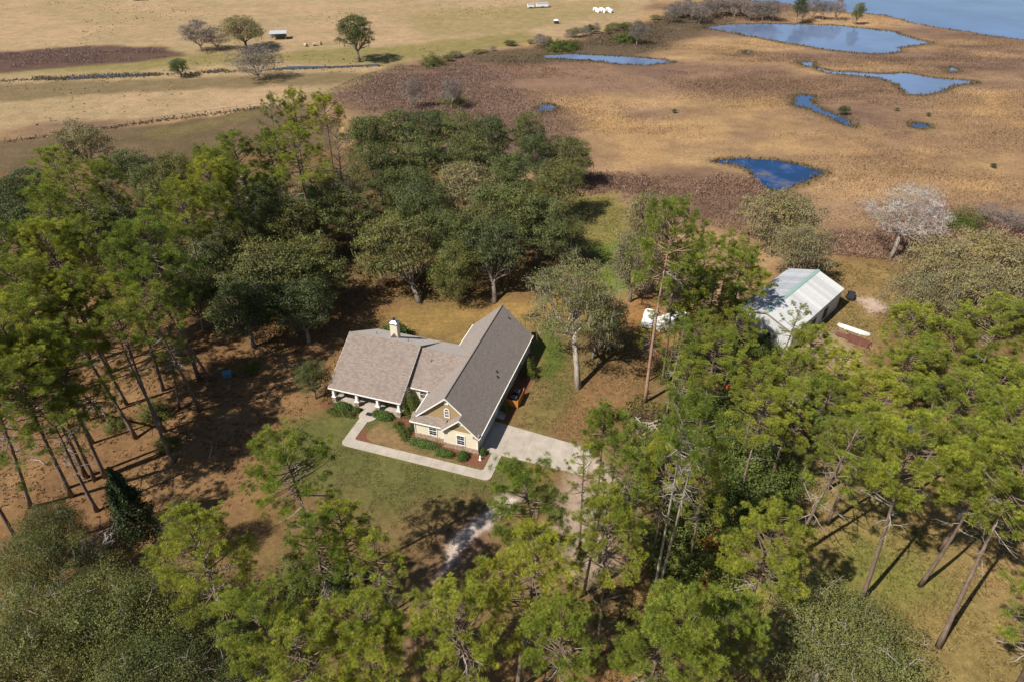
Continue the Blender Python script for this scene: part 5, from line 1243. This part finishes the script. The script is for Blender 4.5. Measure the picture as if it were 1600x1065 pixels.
S('h', -21.5, 20.2, 3.0, 2.4, 2.0, 'large bright green shrub behind the chimney', 1); S('h', -8.6, 24.8, 2.4, 2.2, 1.8, 'bright green shrub behind the back gable', 1)
S('s', 1.6, 18.2, 2.2, 1.0, 1.2, 'leafy shrub at the far side wall of the house', 0); S('m', 2.3, 17.0, 1.8, 1.2, 1.2, 'broad-leaved plant beside the side wall'); S('s', .9, 8.9, 1.6, .6, .6, 'slim shrub by the side door', 1)
o = plant('Y', *H2W(-26.0, 3.2), 6.5, 2.6, 'small leafy tree at the left end of the porch'); 
for c in o.children:
    if c.name.startswith('crown'): c.data = KIT['O'][4].parts[0][1]
    else: c.data = KIT['O'][4].trunk if c.name.startswith('trunk') else c.data
for c in list(o.children):
    if c.name.startswith('dead'): bpy.data.objects.remove(c)
o.scale = (2.5/7.5, 2.5/7.5, 6.5/15)
T('s', 391, 574, 1.6, 1.2, 'low bush right of the blue box under the pines', var=0)
# undergrowth on the right
UG = 'undergrowth bushes among the right-hand pines'
for i, (px, py, r, h) in enumerate(((1180, 715, 4, 4.5), (1150, 770, 4, 4), (1130, 640, 4, 3.5), (1085, 620, 3.4, 3), (1200, 760, 3.6, 3.5), (1120, 700, 3.5, 3.5), (1160, 660, 3, 2.5), (1060, 850, 4, 4), (1075, 790, 3, 4), (1110, 830, 3.4, 4), (1205, 690, 3, 3), (1230, 740, 3, 2.5), (1300, 600, 3, 2.2), (1190, 540, 3, 2.5), (1090, 540, 3, 3), (1060, 570, 3, 3.5), (1445, 600, 3, 2), (1530, 560, 3, 2.5), (1570, 580, 3, 2.5), (1465, 690, 3, 2.5), (1010, 700, 2.5, 2.5), (1040, 690, 2.5, 3), (540, 900, 2.5, 2.5), (470, 900, 3, 3), (1110, 960, 3, 3), (1080, 870, 3.5, 4), (1120, 905, 3.4, 3.5), (960, 790, 2.2, 2), (1010, 760, 2.4, 2.6), (260, 690, 1.5, 1.4), (240, 640, 2, 2.2), (180, 660, 1.6, 1.6), (1040, 735, 2.6, 3))):
    T('s', px, py, h, r, 'leafy undergrowth bush below the right-hand pines' if px > 900 else 'leafy bush below the left-hand pines', group=UG if px > 900 else 'bushes below the left-hand pines', var=i % 2)
T('o', 1106, 858, 4.5, 1.3, 'rust-orange leafed sapling among the foreground pines', var=0); T('o', 1097, 915, 3, .8, 'smaller rust-orange sapling below the first', var=0)
T('o', 1036, 560, 3, 1.6, 'rusty brown bush behind the red trunk', var=1)
for i, (px, py) in enumerate(((1045, 640), (1060, 655), (1035, 655), (985, 662), (1000, 668), (1040, 670), (975, 650))):
    T('m', px, py, 1.7, 1.6, 'fan palmetto by the brush pile at the lawn edge', group='palmettos by the brush pile')
r = empty('brush_pile', at_px(1005, 668), 0, 'pile of cut branches and logs at the edge of the lawn', 'brush pile')
for i in range(22):
    a = random.uniform(0, 3.14); L = random.uniform(.7, 1.8); x, y, z = random.uniform(-1.8, 1.8), random.uniform(-1, 1), random.uniform(.08, .5)
    MB().tube([(x-L*math.cos(a), y-L*math.sin(a), z), (x+L*math.cos(a), y+L*math.sin(a), z+random.uniform(-.1, .2))], random.uniform(.04, .12), 6).build('log', M['dead_wood'] if i % 3 else M['lumber'], r)

for g_, t_ in (('undergrowth bushes among the right-hand pines', 'leafy undergrowth bush below the right-hand pines, %s from the left'), ('bushes between pasture and marsh', 'dark bush in the row between pasture and marsh, %s from the left'),
               ('leafless trees left of the lake', 'grey leafless tree in the belt left of the lake, %s from the left'), ('bushes below the left-hand pines', 'leafy bush below the left-hand pines, %s from the left'),
               ('shore trees along the lake', 'spindly tree on the lake shore, %s from the left'), ('small bushes in the marsh', 'small dark bush alone in the golden marsh, %s from the left'), ('palmettos by the brush pile', 'fan palmetto by the brush pile, %s from the left'),
               ('low shrubs in the left porch bed', 'low reddish shrub in the left porch bed, %s from the left'), ('low shrubs in the curved bed', 'brownish low shrub along the curved bed, %s from the left'), ('white hay bales in the far pasture', 'white wrapped hay bale beyond the pasture feeder, %s from the left')):
    number_from_left(g_, t_)

# ------------------------------------------------------------------ what nobody could count: reeds, scrub, weeds, litter
def blades(x, y, hgt, wid, col, g, nb=3, lean=.35):
    k = len(x); V = []; 
    P = np.stack([x, y, np.zeros(k)], 1); out = []
    for b in range(nb):
        a = g.uniform(0, 6.28, k); s = np.stack([np.cos(a), np.sin(a), np.zeros(k)], 1)*wid[:, None]*.5
        o = np.stack([g.normal(size=k)*wid*.35, g.normal(size=k)*wid*.35, np.zeros(k)], 1)
        tip = np.stack([g.normal(size=k)*lean*hgt, g.normal(size=k)*lean*hgt, hgt*g.uniform(.7, 1.2, k)], 1)
        out.append(np.stack([P+o-s, P+o+s, P+o+tip], 1))
    V = np.stack(out, 1).reshape(-1, 3); F = np.arange(len(V)).reshape(-1, 3)
    c = np.repeat(col, nb*3, 0)*np.repeat(g.uniform(.85, 1.18, (k*nb, 1)), 3, 0)
    return V, F, c
def scatter(n, polys, g, clear=True):
    P = np.array(GP(polys)); lo, hi = P.min(0), P.max(0)
    x = g.uniform(lo[0], hi[0], n); y = g.uniform(lo[1], hi[1], n); k = sdist(x, y, P) < 0; x, y = x[k], y[k]
    if clear: k = ~in_water(x, y, .3); x, y = x[k], y[k]
    return x, y
g = np.random.default_rng(900)
marsh = [(470, 158), (600, 104), (700, 86), (800, 74), (900, 62), (1000, 36), (1100, 6), (1200, 5), (1330, 22), (1430, 40), (1600, 66), (1760, 80), (2000, 420), (1640, 410), (1420, 395), (1290, 395), (1180, 375), (1090, 345), (990, 305), (900, 300), (860, 240), (720, 190), (560, 175)]
x, y = scatter(420000, marsh, g); k = fbm(x*.45+y*.12, y, 15, 4, 123)+g.normal(size=len(x))*.05 > .47; x, y = x[k], y[k]
h = (.15+.65*fbm(x, y, 14, 3, 77))*g.uniform(.5, 1.2, len(x)); w = g.uniform(.10, .28, len(x))
c = ground_colour(x, y)*(.95+.7*fbm(x*.35, y, 6, 3, 66))[:, None]*g.uniform(.95, 1.1, (len(x), 1))
V, F, c = blades(x, y, h, w, c, g, 2); tag(link('marsh_reeds', np_mesh('marsh_reeds', V, F, c), M['reed']), 'golden brown reeds and sedge covering the wide marsh', 'reeds', kind='stuff')
# dense brown scrub in the wet ground
V_, F_, C_ = [], [], []; nv = 0
for poly, n, hm, colr in (([(500, 152), (620, 108), (760, 105), (810, 130), (900, 195), (890, 270), (700, 210), (560, 178)], 42000, 1.9, (.24, .155, .125)),
                          ([(900, 272), (1100, 262), (1200, 290), (1170, 366), (1100, 345), (1000, 308), (920, 308)], 26000, 1.9, (.24, .15, .11)),
                          ([(1280, 345), (1420, 335), (1600, 340), (1640, 400), (1420, 412), (1290, 398)], 20000, 1.8, (.25, .16, .115)),
                          ([(-60, 88), (150, 74), (255, 76), (285, 88), (180, 98), (-60, 118)], 22000, 2.2, (.20, .13, .11)),
                          ([(700, 90), (900, 64), (1010, 36), (1090, 8), (1180, 24), (1000, 84), (800, 98)], 26000, 1.9, (.17, .125, .08)),
                          ([(1060, 30), (1180, 14), (1280, 22), (1400, 40), (1280, 36), (1110, 40)], 14000, 1.8, (.25, .17, .12))):
    PP = GP(poly); x, y = scatter(n, poly, g); b = fbm(x, y, 9, 4, 88)-.22*(1-sm(1, 12, -sdist(x, y, PP))); k = b > .34; x, y, b = x[k], y[k], b[k]
    hh = hm*(b-.3)*3.0*g.uniform(.4, 1.0, len(x)); z = hh*g.uniform(.2, 1, len(x)); p = np.stack([x, y, z], 1); d = unit(len(x), g); d[:, 2] = np.abs(d[:, 2])*1.2
    s = np.cross(d, unit(len(x), g)); s /= np.linalg.norm(s, axis=1)[:, None]; wv = g.uniform(.05, .12, (len(x), 1)); L = g.uniform(.3, .8, (len(x), 1))
    q = np.stack([p-s*wv, p+s*wv, p+d*L], 1).reshape(-1, 3); V_.append(q); F_.append(np.arange(len(q)).reshape(-1, 3)+nv); nv += len(q)
    C_.append(np.repeat(np.array(colr)*1.1*g.uniform(.8, 1.25, (len(x), 1)), 3, 0))
tag(link('marsh_scrub', np_mesh('marsh_scrub', np.concatenate(V_), np.concatenate(F_), np.concatenate(C_)), M['reed']), 'leafless purplish brown scrub thickets around the marsh', 'scrub', kind='stuff')
# grassy green fringe round the open water, weeds in the pasture
V_, F_, C_ = [], [], []; nv = 0
def add(t):
    global nv
    V_.append(t[0]); F_.append(t[1]+nv); C_.append(t[2]); nv += len(t[0])
for Q in WATERS[:13]:
    n = min(len(Q)*7, 3600); i = g.integers(0, len(Q), n); x = Q[i, 0]+g.normal(size=n)*.8; y = Q[i, 1]+g.normal(size=n)*.8; k = sdist(x, y, Q[::2]) > -g.exponential(1.0, n); x, y = x[k], y[k]
    k = (np.abs(x) < 400) & (y < 460); x, y = x[k], y[k]; m = len(x)
    add(blades(x, y, g.uniform(.25, .8, m), g.uniform(.15, .4, m), (ground_colour(x, y)*.55+np.array([.07, .055, .02]))*g.uniform(.7, 1.3, (m, 1)), g, 3))
x, y = scatter(5000, [(-200, 60), (0, 5), (1000, -10), (960, 30), (800, 66), (600, 100), (450, 150), (-200, 230)], g); k = fbm(x, y, 30, 3, 99) > .55; x, y = x[k], y[k]; m = len(x)
add(blades(x, y, g.uniform(.1, .4, m), g.uniform(.3, .7, m), ground_colour(x, y)*g.uniform(.6, 1.0, (m, 1)), g, 3))
a = np.concatenate([np.linspace(G(10, 222)[:2], G(240, 190)[:2], 260), np.linspace(G(240, 190)[:2], G(432, 166)[:2], 260), np.linspace(G(0, 127)[:2], G(600, 103)[:2], 900)]); a = a+g.normal(size=a.shape)*.9; m = len(a)
add(blades(a[:, 0], a[:, 1], g.uniform(.2, .7, m), g.uniform(.15, .4, m), np.array([.15, .12, .06])*g.uniform(.6, 1.4, (m, 1)), g, 3))
tag(link('bank_weeds', np_mesh('bank_weeds', np.concatenate(V_), np.concatenate(F_), np.concatenate(C_)), M['reed']), 'tufted weeds along banks, fences and rough pasture', 'weeds', kind='stuff')
# rough grass, weeds and needle litter on the homestead ground
V_, F_, C_ = [], [], []; nv = 0
for poly, n, hm, wd, tint in (([(1180, 640), (1640, 600), (1900, 1100), (900, 1150), (940, 860), (1120, 800)], 42000, .20, .16, (1.0, 1.02, .9)), ([(-200, 420), (560, 300), (620, 440), (470, 660), (360, 810), (-400, 1100)], 36000, .14, .22, (1.0, .95, .9)),
                              ([(470, 655), (540, 655), (800, 730), (840, 760), (740, 860), (600, 890), (440, 800)], 26000, .06, .10, (1.0, 1.03, .95)), ([(1270, 405), (1430, 420), (1430, 480), (1370, 560), (1290, 520)], 9000, .16, .16, (1, 1, .9)), ([(880, 312), (985, 306), (1005, 400), (940, 455), (895, 420)], 7000, .12, .16, (1, 1.02, .9)), ([(800, 690), (870, 500), (1000, 500), (1020, 640), (920, 700)], 14000, .09, .12, (1, 1.02, .9)),
                              ([(960, 640), (1240, 470), (1260, 640), (1180, 780), (1010, 720)], 16000, .35, .22, (.85, 1.15, .7))):
    x, y = scatter(n, poly, g, False); k = fbm(x, y, 3.0, 3, 55) > .42; x, y = x[k], y[k]; m = len(x)
    lx, ly = x-HO[0], y-HO[1]; u = lx*math.cos(HA)+ly*math.sin(HA); v = -lx*math.sin(HA)+ly*math.cos(HA)
    k = ~(((u > -24) & (u < 3) & (v > -4.4) & (v < 20)) | ((u > -10) & (u < 3) & (v > -4) & (v < 24.5)) | ((u > 0) & (u < 14.6) & (v > .3) & (v < 6.6))); x, y = x[k], y[k]; m = len(x)
    add(blades(x, y, hm*g.uniform(.5, 1.5, m), wd*g.uniform(.6, 1.5, m), ground_colour(x, y)*np.array(tint)*g.uniform(.7, 1.4, (m, 1)), g, 3, .6))
tag(link('rough_grass', np_mesh('rough_grass', np.concatenate(V_), np.concatenate(F_), np.concatenate(C_)), M['reed']), 'rough grass, weeds and needle litter under the trees', 'grass', kind='stuff')
# fallen limbs on the straw
for i, (px, py) in enumerate(((100, 800), (180, 560), (60, 720), (120, 860), (330, 700), (1430, 770), (700, 940), (985, 1000), (940, 820))):
    p = at_px(px, py, .08); a = random.uniform(0, 3.14); mb = MB(); L = random.uniform(1.0, 2.4)
    mb.tube([(-L*math.cos(a), -L*math.sin(a), 0), (.1, .1, .05), (L*math.cos(a+.2), L*math.sin(a+.2), .05)], [.09, .07, .03], 6); mb.tube([(.1, .1, .05), (.7*math.cos(a+1), .7*math.sin(a+1), .3)], [.04, .015], 5)
    tag(mb.build('fallen_branch', M['dead_wood'], None, True, loc=p), 'fallen bare branch lying on the woodland floor', 'branch', 'fallen branches on the woodland floor')
number_from_left('fallen branches on the woodland floor', 'fallen bare branch on the woodland floor, %s from the left')
